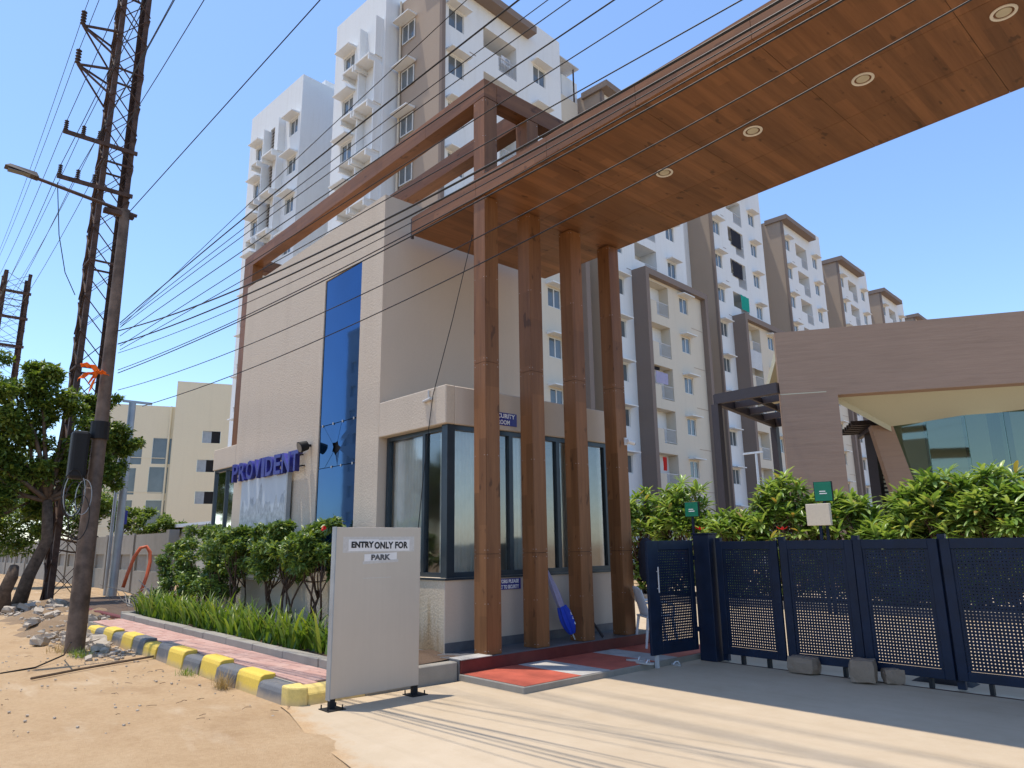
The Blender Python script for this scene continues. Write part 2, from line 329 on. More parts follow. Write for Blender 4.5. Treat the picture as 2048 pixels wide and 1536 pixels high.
M['poster'] = poster()
M['curtain'] = simple('pale_curtain', (.82, .81, .78), .9, .1, 0, .1, 3)
M['roomwall'] = simple('pale_room_wall', (.68, .67, .62), .9, .1)
M['lamplens'] = simple('street_lamp_lens', (.16, .16, .15), .3, .5)
M['led'] = simple('downlight_lens', (.50, .45, .33), .4, .4); M['ring'] = simple('downlight_ring', (.70, .66, .58), .35, .5)
def fontmesh(txt, h, mat, extrude=0, bold=0, width=None, gap=1.0):
    cu = bpy.data.curves.new('t', 'FONT'); cu.body = txt; cu.size = h/.69; cu.extrude = extrude; cu.offset = bold; cu.align_x = 'CENTER'; cu.space_character = gap; cu.resolution_u = 3
    o = bpy.data.objects.new('t', cu); COL.objects.link(o); dg = bpy.context.evaluated_depsgraph_get(); dg.update()
    me = bpy.data.meshes.new_from_object(o.evaluated_get(dg)); bpy.data.objects.remove(o); bpy.data.curves.remove(cu); me.materials.clear(); me.materials.append(mat)
    xs = [v.co.x for v in me.vertices]; W = max(xs)-min(xs); c = (max(xs)+min(xs))/2
    for v in me.vertices: v.co.x = (v.co.x-c)*((width/W) if width else 1)
    return me
RX = math.pi/2
# ------------------------------------------------------------------ ground, drive, pavement
xs = sorted(set(np.round(np.concatenate([[-900, -300, -120, -70, -45], np.arange(-34, 8.1, .22), [14, 40, 120, 400, 900]]), 3)))
ys = sorted(set(np.round(np.concatenate([[-900, -200, -40, -10], np.arange(-4, 9.1, .22), [12, 20, 60, 150, 400, 900]]), 3)))
vs = []
def hump(x, y):
    n = .5*math.sin(x*.9+1.3*math.sin(y*.8))+.3*math.sin(x*2.3-y*1.7)+.2*math.sin(y*3.1+x*.7)
    k = max(0, min(1, (-x-7.0)/2))*max(0, min(1, (3.3-y)/.8)); e = 1.92-.22*x-y+.12*math.sin(x*2.9)+.07*math.sin(x*6.7+y*3); e = max(0, min(1, (e+.1)/.5)) if x > -7.6 else 0; return -.012+.018*n*k+.028*e*e*(3-2*e)+.006*n*e
for x in xs:
    for y in ys:
        z = hump(x, y) if (-34 < x < 8 and -4 < y < 9) else -.012
        if -27 < x < -16.5 and 2.2 < y < 8: z += .10*max(0, 1-((x+21.5)/5.0)**2)*max(0, 1-((y-4.9)/2.7)**2)*(1+.5*math.sin(x*3.1)*math.sin(y*2.7))
        vs.append((x, y, z))
ny = len(ys); fs = [(i*ny+j, (i+1)*ny+j, (i+1)*ny+j+1, i*ny+j+1) for i in range(len(xs)-1) for j in range(ny-1)]
mb = MB(); mb.v = vs; mb.f = fs; struct('ground', mb, M['ground'], smooth='all')
mb = MB(); edge = [(-7.5, 3.46), (-7.1, 3.38), (-6.2, 3.12), (-5.2, 2.95), (-4.2, 2.75), (-2.5, 2.5), (0, 2.1), (3, 1.4), (12, -1)]
poly = edge+[(12, 62), (-16, 62), (-16, 9.75), (-7.2, 9.75), (-7.2, 5.4), (-7.3, 3.6)]
mb.add([(x, y, .004) for x, y in poly], [tuple(range(len(poly)))]); drive = struct('driveway', mb, M['drive'])
mb = MB().box((-6.0, 8.895, .006), (8, 8.925, .010)); link('gate_track', mb.mesh('gate_track', M['rust']), drive)
mb = MB().box((-17.2, 3.70, -.05), (-7.45, 4.33, .165)); pav = struct('pavement', mb, M['conc'])
pm = MB().box((-.122, -.068, 0), (.122, .068, .022)).mesh('paver', M['paver'], bevel=.005)
nx, nyp = 38, 4
for i in range(nx):
    for j in range(nyp):
        link('paver', pm, pav, (-17.05+.125+i*.25+(.0 if j % 2 else .1), 3.72+.0725+j*.1445, .1655+random.uniform(-.002, .003)), (random.uniform(-.01, .01), random.uniform(-.01, .01), random.uniform(-.012, .012)))
def kprof(L, jit=0):
    m = MB(); m.prism([(3.50, -.06), (3.525, .13), (3.545, .175), (3.585, .19), (3.715, .19), (3.715, -.06)], 'x', -L/2, L/2); return m
km = [kprof(.63).mesh('kerb_stone', M[k], bevel=.008) for k in ('kyellow', 'kblack')]
x = -16.42
for i in range(14):
    L = .63; link('kerb_stone', km[i % 2], pav, (x+L/2, random.uniform(-.012, .012), random.uniform(-.006, .006)), (random.uniform(-.012, .012), 0, random.uniform(-.014, .014))); x += L+.003
mb = MB(); mb.prism([(-7.585, 3.505), (-7.42, 3.50), (-7.30, 3.58), (-7.27, 3.66), (-7.585, 3.72)], 'z', -.05, .185); link('kerb_stone', mb.mesh('kerb_stone', M['kpale'], bevel=.02, seg=2), pav)
mb = MB(); mb.prism([(-7.26, -.05), (-7.30, .11), (-7.36, .165), (-7.44, .18), (-7.47, .18), (-7.47, -.05)], 'y', 3.665, 4.34); link('kerb_stone', mb.mesh('kerb_stone', M['kpale'], bevel=.01), pav)
# planter
pl = root('planter_bed', (-12.2, 4.9, 0), 'long planter bed with concrete edging stones below the beige gatehouse wall', 'planter')
for i in range(10):
    a = -17.2+i*.985; mb = MB().box((a+.004, 4.30+random.uniform(-.006, .006), .0), (a+.981, 4.455, .29+random.uniform(-.008, .006))); part('edging_stone', mb, M['conc'], pl, bevel=.012)
part('end_wall', MB().box((-7.42, 4.34, -.02), (-7.27, 5.60, .215)), M['conc'], pl, bevel=.01)
part('end_wall', MB().box((-17.35, 4.33, -.02), (-17.21, 5.75, .31)), M['conc'], pl, bevel=.01)
mb = MB(); n = 60
for i in range(n):
    for j in range(5): mb.v.append((-17.2+i*(9.76/(n-1)), 4.46+j*.335, .235+.018*math.sin(i*1.7+j*2.1)+.01*math.sin(i*.6)))
mb.f = [(i*5+j, (i+1)*5+j, (i+1)*5+j+1, i*5+j+1) for i in range(n-1) for j in range(4)]; part('soil', mb, M['soil'], pl, smooth='all')
# entrance slab and plinth
mb = MB().box((-7.25, 5.60, -.03), (-6.09, 9.7, .076)); slab = struct('entrance_slab', mb, M['conc'], bevel=.008)
for nm, y0, y1, mt in (('red_tile', 5.63, 6.54, 'redpaint'), ('grey_tile', 6.545, 7.06, 'palegrey'), ('red_tile', 7.065, 7.98, 'redpaint'), ('grey_tile', 7.985, 8.45, 'palegrey'), ('red_tile', 8.455, 9.68, 'redpaint')):
    link(nm, MB().box((-7.22, y0, .077), (-6.105, y1, .083)).mesh(nm, M[mt], bevel=.002), slab)
mb = MB().box((-9.0, 5.60, -.03), (-7.24, 9.6, .232)); plinth = struct('plinth', mb, M['greytile'], bevel=.004)
link('riser', MB().box((-7.238, 5.61, .085), (-7.215, 9.58, .226)).mesh('riser', M['maroon']), plinth)
link('step_edge', MB().box((-7.45, 5.603, .233), (-7.205, 6.1, .245)).mesh('step_edge', M['palegrey'], bevel=.003), plinth)
# ------------------------------------------------------------------ gatehouse
FY, TX0, TX1, TZ = 5.80, -15.42, -9.57, 7.40
gh = root('gatehouse', (-11.5, 6.6, 0), 'tall beige textured gatehouse with a blue glass strip and glazed corner room', 'gatehouse')
SX0, SX1 = -11.60, -10.27
mb = MB().facade((TX0, FY, 0), (1,0,0), (0,0,1), (0,-1,0), TX1-TX0, TZ, [(SX0-TX0, SX1-TX0, 1.2, 6.43)], .034)
part('front_wall', mb, M['wall'], gh)
mb = MB().quad((TX1, FY, 0), (TX1, 9.15, 0), (TX1, 9.15, TZ), (TX1, FY, TZ)); mb.quad((TX0, 9.15, 0), (TX0, FY, 0), (TX0, FY, TZ), (TX0, 9.15, TZ)); mb.quad((TX1, 9.15, 0), (TX0, 9.15, 0), (TX0, 9.15, TZ), (TX1, 9.15, TZ))
part('side_wall', mb, M['wallsmooth'], gh)
mb = MB(); th = .16
mb.quad((TX0, FY, TZ), (TX1, FY, TZ), (TX1, FY+th, TZ), (TX0, FY+th, TZ)); mb.quad((TX0, 9.15-th, TZ), (TX1, 9.15-th, TZ), (TX1, 9.15, TZ), (TX0, 9.15, TZ))
mb.quad((TX0, FY+th, TZ), (TX0+th, FY+th, TZ), (TX0+th, 9.15-th, TZ), (TX0, 9.15-th, TZ)); mb.quad((TX1-th, FY+th, TZ), (TX1, FY+th, TZ), (TX1, 9.15-th, TZ), (TX1-th, 9.15-th, TZ))
mb.box((TX0+th, FY+th, TZ-.7), (TX1-th, 9.15-th, TZ-.6)); part('roof', mb, M['wallsmooth'], gh)
# left low room
LX0, LZ0, LZ1 = -16.75, 3.33, 3.80
part('parapet', MB().box((LX0, FY-.004, LZ0), (TX0-.002, 9.1, LZ1)), M['wall'], gh, bevel=.01)
part('base_wall', MB().box((LX0+.06, FY+.04, 0), (TX0-.002, 9.05, 1.05)), M['wall'], gh)
part('room_back', MB().box((LX0+.06, 8.9, 1.05), (TX0-.002, 9.05, LZ0)), M['roomwall'], gh)
def window(parent, o, U, w_, h_, muls, N, fw=.055, fd=.07, glassm='glass', fm='alu'):
    """framed window: o lower-left corner on the wall plane, U along, N outward"""
    o, U, N = map(lambda q: np.array(q, float), (o, U, N)); Z = V3(0, 0, 1); mb = MB()
    def bx(a, b, c, d): mb.add([o+U*i+Z*j+N*k for k in (-fd, 0) for i, j in ((a,c),(b,c),(b,d),(a,d))], [(0,3,2,1),(4,5,6,7),(0,1,5,4),(1,2,6,5),(2,3,7,6),(3,0,4,7)])
    bx(0, w_, 0, fw); bx(0, w_, h_-fw, h_); bx(0, fw, fw, h_-fw); bx(w_-fw, w_, fw, h_-fw); e = [fw]
    for m_ in muls: bx(m_-fw*.55, m_+fw*.55, fw, h_-fw); e += [m_-fw*.55, m_+fw*.55]
    e.append(w_-fw); f = part('window', mb, M[fm], parent)
    for i in range(0, len(e), 2):
        g = MB(); g.add([o+U*a+Z*b+N*-(fd*.55) for a, b in ((e[i], fw), (e[i+1], fw), (e[i+1], h_-fw), (e[i], h_-fw))], [(0, 1, 2, 3)]); part('pane', g, M[glassm], f)
    return f
window(gh, (LX0+.05, FY+.03, 1.05), (1,0,0), TX0-LX0-.07, LZ0-1.05, [.72], (0,-1,0))
window(gh, (LX0+.05, 8.9, 1.05), (0,-1,0), 2.95, LZ0-1.05, [1.4], (-1,0,0))
# blue strip: panes, one broken
PY = FY+.02
zb = [1.2, 2.93, 3.68, 6.43]
for k in (0, 2):
    part('blue_pane', MB().box((SX0+.005, PY, zb[k]+.006), (SX1-.005, PY+.012, zb[k+1]-.006)), M['blueglass'], gh)
cx, cz = -10.98, 3.24; NB = 11; ba = [2*math.pi*(i+.35*math.sin(i*3.3))/NB for i in range(NB)]; br = [.15, .09, .13, .10, .155, .09, .12, .085, .14, .10, .12]; hole = [(cx+r_*1.15*math.cos(t), cz+r_*math.sin(t)) for t, r_ in zip(ba, br)]
oc = [(SX0+.005, zb[1]+.006), (SX1-.005, zb[1]+.006), (SX1-.005, zb[2]-.006), (SX0+.005, zb[2]-.006)]
def rectpt(t):
    dx, dz = math.cos(t), math.sin(t); k = 1e9
    if dx > 1e-6: k = min(k, (oc[1][0]-cx)/dx)
    if dx < -1e-6: k = min(k, (oc[0][0]-cx)/dx)
    if dz > 1e-6: k = min(k, (oc[2][1]-cz)/dz)
    if dz < -1e-6: k = min(k, (oc[0][1]-cz)/dz)
    return cx+dx*k, cz+dz*k
mb = MB(); outer = [rectpt(t) for t in ba]
for i in range(NB):                                    # shards: fan of pieces, each a little tilted
    j = (i+1) % NB; dy = [.0, .002, -.001, .003][i % 4]; t0, t1 = ba[i] % (2*math.pi), ba[j] % (2*math.pi); t1 += 2*math.pi*(t1 < t0); pts = [hole[i], hole[j], outer[j]]; ex = []
    for crn in oc:
        t = math.atan2(crn[1]-cz, crn[0]-cx) % (2*math.pi)
        for q in (t, t+2*math.pi):
            if t0 < q < t1: ex.append((q, crn))
    pts += [c_ for _, c_ in sorted(ex, reverse=True)]+[outer[i]]
    mb.quad(*[(p[0], PY+dy+(.002 if q > 1 else 0), p[1]) for q, p in enumerate(pts)])
part('broken_blue_pane', mb, M['blueglass'], gh)['label'] = 'smashed blue pane with a jagged hole'
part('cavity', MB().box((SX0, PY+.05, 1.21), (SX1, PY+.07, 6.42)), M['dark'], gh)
for z in (1.6, 2.93, 3.68):
    for x in (SX0+.12, SX0+.5, SX1-.5, SX1-.12):
        if random.random() < .75: part('glass_clip', MB().box((x-.012, PY-.012, z-.02), (x+.012, PY-.001, z+.02)), M['rail'], gh)
# corner security room
RX1, RYF, RYB, RZ0, RZ1, RZT, PB = -7.85, 5.83, 9.25, 1.17, 3.25, 3.80, .232
part('base_wall', MB().box((TX1+.002, RYF, PB), (RX1-.02, RYF+.15, RZ0)), M['stained'], gh)
part('base_wall', MB().box((RX1-.15, RYF+.001, PB), (RX1, RYB, RZ0-.001)), M['wallsmooth'], gh)
part('skirting', MB().box((RX1+.001, RYF+.0, PB+.001), (RX1+.016, RYB, PB+.12)), M['greytile'], gh)
mb = MB().box((TX1+.003, RYF-.035, RZ1), (RX1+.035, RYF+.13, RZT)); part('parapet', mb, M['wall'], gh, bevel=.012)
mb = MB().box((RX1-.13, RYF+.131, RZ1), (RX1+.034, RYB+.03, RZT-.001)); part('parapet', mb, M['wallsmooth'], gh, bevel=.012)
part('ceiling', MB().box((TX1+.003, RYF+.14, RZ1+.05), (RX1-.14, RYB, RZ1+.2)), M['roomwall'], gh)
part('back_wall', MB().box((TX1+.003, RYB-.12, PB), (RX1-.16, RYB, RZ1+.04)), M['roomwall'], gh)
part('floor', MB().box((TX1+.003, RYF+.16, PB), (RX1-.16, RYB-.13, PB+.02)), M['greytile'], gh)
window(gh, (TX1+.03, RYF+.11, RZ0), (1,0,0), RX1-TX1-.09, RZ1-RZ0, [1.0], (0,-1,0), .06, .08)
window(gh, (RX1-.02, RYF+.10, RZ0), (0,1,0), RYB-RYF-.12, RZ1-RZ0, [1.12, 2.12], (1,0,0), .07, .08)
part('corner_post', MB().box((RX1-.14, RYF+.03, RZ0-.01), (RX1-.008, RYF+.16, RZ1+.01)), M['alu'], gh)
part('sill', MB().box((TX1+.01, RYF-.015, RZ0-.03), (RX1+.02, RYF+.05, RZ0-.002)), M['alu'], gh); part('sill', MB().box((RX1-.05, RYF+.051, RZ0-.03), (RX1+.019, RYB, RZ0-.002)), M['alu'], gh)
def curtain(p, q, z0, z1, amp=.03, n=60):
    m = MB(); p = np.array(p); q = np.array(q); d = q-p; nn = np.array((-d[1], d[0]))/np.linalg.norm(d)
    for i in range(n+1):
        a = p+d*i/n+nn*amp*math.sin(i*1.15+.7*math.sin(i*.37)); m.v += [(a[0], a[1], z0), (a[0], a[1], z1)]
    m.f = [(2*i, 2*i+2, 2*i+3, 2*i+1) for i in range(n)]; return m
cg = 'curtains inside the glazed corner room'
solo('curtain', curtain((-8.02, 6.05), (-8.02, 6.95), 1.1, 3.22, .022, 70), M['curtain'], 'pale pleated curtain behind the first pane beside the wood pillar', 'curtain', loc=(-8.02, 6.5, 1.1), smooth='all')
solo('curtain', curtain((-8.02, 7.06), (-8.02, 7.9), 1.1, 3.22, .02, 70), M['curtain'], 'pale pleated curtain behind the pane next to the SECURITY ROOM sign', 'curtain', loc=(-8.02, 7.5, 1.1), smooth='all')
solo('curtain', curtain((-8.62, 6.06), (-9.5, 6.06), 1.1, 3.18, .018, 60), M['curtain'], 'flat pale curtain behind the pane next to the blue glass strip wall', 'curtain', loc=(-9.0, 6.06, 1.1), smooth='all')
solo('curtain', curtain((-8.05, 6.12), (-8.32, 6.1), 1.1, 3.18, .03, 30), M['curtain'], 'gathered pale curtain beside the corner post of the glazed room', 'curtain', loc=(-8.2, 6.1, 1.1), smooth='all')
dk = root('desk', (-8.9, 6.75, PB+.02), 'desk inside the security room seen through the corner glass', 'desk')
part('desk_top', MB().box((-9.4, 6.5, .98), (-8.4, 7.0, 1.01)), M['rail'], dk); part('leg', MB().box((-9.38, 6.52, PB+.02), (-9.33, 6.98, .978)), M['rail'], dk); part('leg', MB().box((-8.47, 6.52, PB+.02), (-8.42, 6.98, .978)), M['rail'], dk)
# fittings on the gatehouse
sp = MB().tube([(-16.76, 5.9, 3.72), (-16.98, 5.9, 3.72)], .025, 8); solo('drain_spout', sp, M['palegrey'], 'short drain spout at the left end of the low parapet', 'spout', loc=(-16.8, 5.9, 3.72))
wl = root('wall_lamp', (-11.87, FY, 3.38), 'round black floodlight beside the last letter of the wall sign', 'lamp')
part('bracket', MB().box((-11.89, FY-.10, 3.36), (-11.85, FY-.001, 3.40)), M['black'], wl); mb = MB().tube([(-11.87, FY-.08, 3.38), (-11.87, FY-.22, 3.33)], [.085, .10], 16); part('housing', mb, M['black'], wl, smooth=True)
part('lens', MB().tube([(-11.87, FY-.2205, 3.3285), (-11.87, FY-.226, 3.3265)], .085, 16), M['farglass'], wl)
sg = root('wall_sign', (-13.6, FY, 2.95), 'raised dark blue capital letters spelling PROVIDENT on the beige wall', 'sign')
adv = dict(P=.345, R=.36, O=.385, V=.35, I=.16, D=.37, E=.32, N=.375, T=.32); tot = sum(adv[c] for c in 'PROVIDENT'); sx = 3.15/tot; X = -15.13
for c in 'PROVIDENT':
    a = adv[c]*sx; me = fontmesh(c, .355, M['letterblue'], .045, .012, a*.86); o = link('letter', me, sg, (X+a/2+13.6, -.13, 0), (RX, 0, 0)); X += a
for z in (3.02, 3.22): part('mounting_rail', MB().box((-15.05, FY-.085, z), (-12.02, FY-.06, z+.02)), M['black'], sg)
part('standoff', MB().box((-15.0, FY-.06, 3.03), (-14.97, FY-.001, 3.05)), M['black'], sg); part('standoff', MB().box((-12.1, FY-.06, 3.03), (-12.07, FY-.001, 3.05)), M['black'], sg)
ps = root('poster_panel', (-13.6, FY, 1.0), 'framed pale poster of skyscrapers below the raised wall letters', 'poster')
part('backing', MB().box((-14.72, FY-.10, 1.0), (-12.55, FY-.06, 2.95)), M['rail'], ps); part('print', MB().box((-14.69, FY-.103, 1.03), (-12.58, FY-.1005, 2.92)), M['poster'], ps)
part('side_frame', MB().box((-12.548, FY-.12, .98), (-12.50, FY-.04, 2.97)), M['galv'], ps)
for z in (1.4, 2.7): part('bracket', MB().box((-12.7, FY-.058, z), (-12.62, FY-.001, z+.05)), M['galv'], ps)
def wallsign(nm, y0, y1, z0, z1, x, lines, h, label):
    r = root(nm, (x, (y0+y1)/2, z0), label, 'sign'); part('plate', MB().box((x-.006, y0, z0), (x, y1, z1)), M['signblue'], r); n = len(lines)
    for i, t in enumerate(lines):
        z = z1-(z1-z0)*(i+.5)/n-h*.5; me = fontmesh(t, h, M['letterwhite'], 0, .003, (y1-y0)*.86 if len(t) > 5 else (y1-y0)*.45); link('lettering', me, r, (.0015, 0, z-z0), (RX, 0, RX))
wallsign('security_sign', 6.60, 7.12, 3.32, 3.51, RX1+.044, ['SECURITY', 'ROOM'], .062, 'blue sign reading SECURITY ROOM on the corner room parapet')
wallsign('visitor_sign', 6.63, 7.18, .975, 1.125, RX1+.012, ['VISITORS PLEASE', 'REPORT TO SECURITY'], .046, 'blue sign with small white lettering low on the wall under the glazing')
cb = [at(945, 470, Y=6.02), at(905, 640, Y=5.92), at(866, 790, Y=5.77), at(857, 860, Y=5.775), at(845, 970, Y=5.77), at(836, 1062, Y=5.76)]
solo('service_cable', MB().tube(cb, .0065, 6), M['cable'], 'thin black cable hanging from the canopy past the corner room glass', 'cable', loc=tuple(cb[2]))
cn = at(857, 802, Y=5.775); solo('cable_clamp', MB().tube([cn+V3(-.12, 0, .01), cn+V3(.1, -.03, .02)], .022, 8).tube([cn, cn+V3(0, 0, .15)], .014, 6), M['rail'], 'white cable clamp on the sunlit parapet of the corner room', 'clamp', loc=tuple(cn))
# ------------------------------------------------------------------ wood-clad entrance arch
ar = root('entrance_arch', (-5, 7.5, 0), 'wood-clad entrance arch with slim square pillars carrying a long flat canopy', 'arch')
CX, CW = -7.28, .25; CY = [6.07, 6.94, 7.86, 8.81]; SZ0, SZ1, FT = 6.58, 6.88, 8.50; PZ = .232
def column(x1, y0, zlist, name='pillar'):
    core = part(name, MB().box((x1-CW+.012, y0+.012, zlist[0][0]), (x1-.012, y0+CW-.012, zlist[-1][1])), M['black'], ar)
    for a, b in zlist:                                  # four cladding boards per lift
        for bxs in (((x1-CW, y0, a+.003), (x1-.001, y0+.011, b-.003)), ((x1-.011, y0+.0125, a+.003), (x1, y0+CW-.0015, b-.003)),
                    ((x1-CW+.001, y0+CW-.011, a+.003), (x1-.0125, y0+CW, b-.003)), ((x1-CW-.0005, y0+.0125, a+.003), (x1-CW+.011, y0+CW-.0125, b-.003))):
            part('cladding_panel', MB().box(*bxs), M['woodz'], core)
        for zz in (a+.05, (a+b)/2, b-.05):
            for yy in (y0+.025, y0+CW-.025): part('screw', MB().box((x1, yy-.004, zz-.004), (x1+.002, yy+.004, zz+.004)), M['rail'], core)
            for xx in (x1-.225, x1-.03): part('screw', MB().box((xx-.004, y0-.002, zz-.004), (xx+.004, y0, zz+.004)), M['rail'], core)
    return core
for y in CY: column(CX, y, [(PZ, 1.48), (1.48, 4.07), (4.07, SZ0-.014)])
for y in CY: column(CX, y, [(SZ1+.014, FT-.31)], 'upper_post')
for y in CY: column(4.6, y, [(.01, 1.48), (1.48, 4.07), (4.07, SZ0-.014)])
X0, X1, Y0, Y1 = -9.12, 5.2, 6.04, 9.10
can = part('canopy', MB().box((X0+.012, Y0+.012, SZ0+.012), (X1-.012, Y1-.012, SZ1-.004)), M['black'], ar)
bx_ = [X0, -7.45]+[-7.45+1.485*k for k in range(1, 9)]+[X1]; by_ = [Y0+.0125, 7.29, 8.2, Y1]
for i in range(len(bx_)-1):
    for j in range(3):
        part('soffit_panel', MB().box((bx_[i]+.0025, by_[j]+.0025, SZ0), (bx_[i+1]-.0025, by_[j+1]-.0025, SZ0+.011)), M['woody'], can)
    part('fascia_panel', MB().box((bx_[i]+.0025, Y0, SZ0-.002), (bx_[i+1]-.0025, Y0+.011, SZ1)), M['woodx'], can)
    part('fascia_panel', MB().box((bx_[i]+.0025, Y1+.0005, SZ0-.002), (bx_[i+1]-.0025, Y1+.011, SZ1)), M['woodx'], can)
part('end_cap', MB().box((X0-.03, Y0+.002, SZ0-.06), (X0-.001, Y0+.05, SZ1-.01)), M['steelbrown'], can); part('end_panel', MB().box((X0-.012, Y0+.055, SZ0), (X0-.0005, Y1, SZ1)), M['woody'], can)
for i in range(5):
    x = -5.19+1.335*i; dl = part('downlight', MB().lathe([(.115, -.012), (.118, -.004), (.115, .0), (.088, .0), (.088, -.010), (.115, -.012)], (x, 7.56, SZ0-.001), 24), M['ring'], can, smooth=True)
    part('lens', MB().lathe([(.0, -.007), (.066, -.007), (.068, -.001)], (x, 7.56, SZ0-.001), 24), M['led'], dl)
def beam(a, b, mt, n=1):
    a = np.array(a, float); b = np.array(b, float); core = part('beam', MB().box(a+.012, b-.012), M['black'], ar); ax = int(np.argmax(b-a))
    for k in range(n):
        lo, hi = a.copy(), b.copy(); lo[ax] = a[ax]+(b[ax]-a[ax])*k/n+.002; hi[ax] = a[ax]+(b[ax]-a[ax])*(k+1)/n-.002
        for i in range(3):
            if i == ax: continue
            for s_ in (0, 1):
                p, q = lo.copy(), hi.copy()
                if s_: p[i] = b[i]-.011
                else: q[i] = a[i]+.011
                for o_ in range(3):                     # shorten one pair so that boards never share a plane
                    if o_ not in (ax, i) and i == max(j for j in range(3) if j != ax): p[o_] += .0115; q[o_] -= .0115
                part('cladding_panel', MB().box(p, q), M[mt], core)
    for s_ in (0, 1):
        p, q = a.copy()+.0116, b.copy()-.0116
        if s_: p[ax] = b[ax]-.012+.0005; q[ax] = b[ax]-.0025
        else: q[ax] = a[ax]+.012-.0005; p[ax] = a[ax]+.0025
        part('cladding_panel', MB().box(p, q), M[mt], core)
beam((-16.45, CY[0], FT-.30), (CX, CY[0]+CW, FT), 'woodx', 6)
beam((-16.19, CY[1], FT-.36), (CX-CW-.002, CY[1]+CW, FT-.05), 'woodx', 5)
beam((CX-CW, CY[0]+CW+.002, FT-.30), (CX, 9.06, FT-.001), 'woody', 2)
beam((-16.45, CY[0], 3.805), (-15.93, CY[0]+CW, FT-.302), 'woodz', 3)
beam((-16.45, CY[0]+CW+.002, FT-.30), (-16.2, 9.06, FT-.001), 'woody', 2)
beam((-16.72, 7.6, 3.805), (-16.46, 7.85, 7.5), 'woodz', 2)
cc = root('cctv_camera', (CX+.02, 9.03, 3.2), 'small white security camera on the pillar closest to the gate', 'camera')
part('mount', MB().box((CX+.001, 8.98, 3.14), (CX+.03, 9.05, 3.26)).tube([(CX+.03, 9.02, 3.21), (CX+.07, 9.04, 3.20)], .018, 8), M['whitepl'], cc); part('housing', MB().tube([(CX+.05, 9.0, 3.205), (CX+.05, 9.17, 3.18)], .035, 12), M['whitepl'], cc, smooth=True); part('lens', MB().tube([(CX+.05, 9.1705, 3.18), (CX+.05, 9.185, 3.178)], .03, 12), M['black'], cc)
# ------------------------------------------------------------------ navy perforated gate
def perf(w_, h_, pitch, hr):                            # sheet with real round holes, in the x-z plane, y = 0
    nx_, nz_ = int(w_/pitch), int(h_/pitch); V_ = []; F_ = []
    ox, oz = (w_-nx_*pitch)/2, (h_-nz_*pitch)/2; oct_ = [(math.cos(math.pi/4*k+math.pi/8)*hr, math.sin(math.pi/4*k+math.pi/8)*hr) for k in range(8)]
    sq = [(1, .414), (.414, 1), (-.414, 1), (-1, .414), (-1, -.414), (-.414, -1), (.414, -1), (1, -.414)]
    for i in range(nx_):
        for j in range(nz_):
            cx_, cz_ = ox+(i+.5)*pitch, oz+(j+.5)*pitch; b = len(V_); hp = pitch/2
            V_ += [(cx_+p[0], 0, cz_+p[1]) for p in oct_]+[(cx_+p[0]*hp, 0, cz_+p[1]*hp) for p in sq]+[(cx_+hp*a, 0, cz_+hp*c) for a, c in ((1,1),(-1,1),(-1,-1),(1,-1))]
            for k in range(8): F_.append((b+k, b+(k+1) % 8, b+8+(k+1) % 8, b+8+k))
            for k, cidx in ((0, 16), (2, 17), (4, 18), (6, 19)): F_.append((b+8+k, b+8+k+1, b+cidx, b+cidx))
    F4 = [f for f in F_ if f[2] != f[3]]; F3 = [f[:3] for f in F_ if f[2] == f[3]]
    m = MB(); m.v = V_; m.f = F4+F3
    for a, b in (((0, 0), (ox, h_)), ((w_-ox, 0), (w_, h_)), ((ox, 0), (w_-ox, oz)), ((ox, h_-oz), (w_-ox, h_))):
        if b[0]-a[0] > 1e-4 and b[1]-a[1] > 1e-4: m.quad((a[0], 0, a[1]), (b[0], 0, a[1]), (b[0], 0, b[1]), (a[0], 0, b[1]))
    return m
LW, GZ0, GZ1 = .93, .115, 1.60
def perfmesh(w_):
    return perf(w_-.20-.06, 1.268, .0345, .0066).mesh('perforated_sheet', M['navy'])
def leaf(w_):
    r = root('gate_leaf', (0, 0, 0), 'x', 'gate')
    a = MB(); a.box((0, -.02, GZ0), (.10, .02, GZ1)); a.box((w_-.10, -.02, GZ0), (w_, .02, GZ1)); a.box((.10, -.0195, GZ0+.0), (w_-.10, .0195, GZ0+.10)); a.box((.10, -.0195, GZ1-.11), (w_-.10, .0195, GZ1)); part('leaf_frame', a, M['navy'], r, bevel=.004)
    for q in (.10, w_-.13): part('edge_strip', MB().box((q, -.004, GZ0+.10), (q+.03, .004, GZ1-.11)), M['navy'], r)
    link('perforated_sheet', perfmesh(w_), r, (.13, 0, GZ0+.105))
    part('leaf_post', MB().box((-.03, .022, .02), (.05, .085, GZ1+.05)), M['navy'], r, bevel=.004)
    for x in (.30, w_-.25): part('foot', MB().box((x-.02, -.03, .006), (x+.02, .03, GZ0-.001)), M['black'], r)
    return r
proto = leaf(LW); lab = ['navy perforated gate leaf next to the thick gate post', 'navy perforated gate leaf with a stone propped under its left foot', 'navy perforated gate leaf with a dark rubber hump behind its foot', 'navy perforated gate leaf in front of the bushiest shrub']
gx = -5.70
for i in range(7):
    o = proto if i == 0 else copy_tree(proto); o.location = (gx, 8.95, 0); o.rotation_euler.z = math.radians([-2.2, 2.0, -1.2, 1.5, -1.5, 1, 0][i]); gx += LW+.018
    o['label'] = lab[i] if i < 4 else 'navy perforated gate leaf on the far side of the driveway'
    if i >= 4: o['group'] = 'gate leaves across the far half of the driveway'
gp = root('gate_post', (-5.88, 8.95, 0), 'thick navy steel post between the open wicket and the long gate', 'post')
part('shaft', MB().box((-6.02, 8.86, .005), (-5.76, 9.06, 1.70)), M['navy'], gp, bevel=.006); part('cap', MB().box((-6.03, 8.85, 1.701), (-5.75, 9.07, 1.72)), M['navy'], gp)
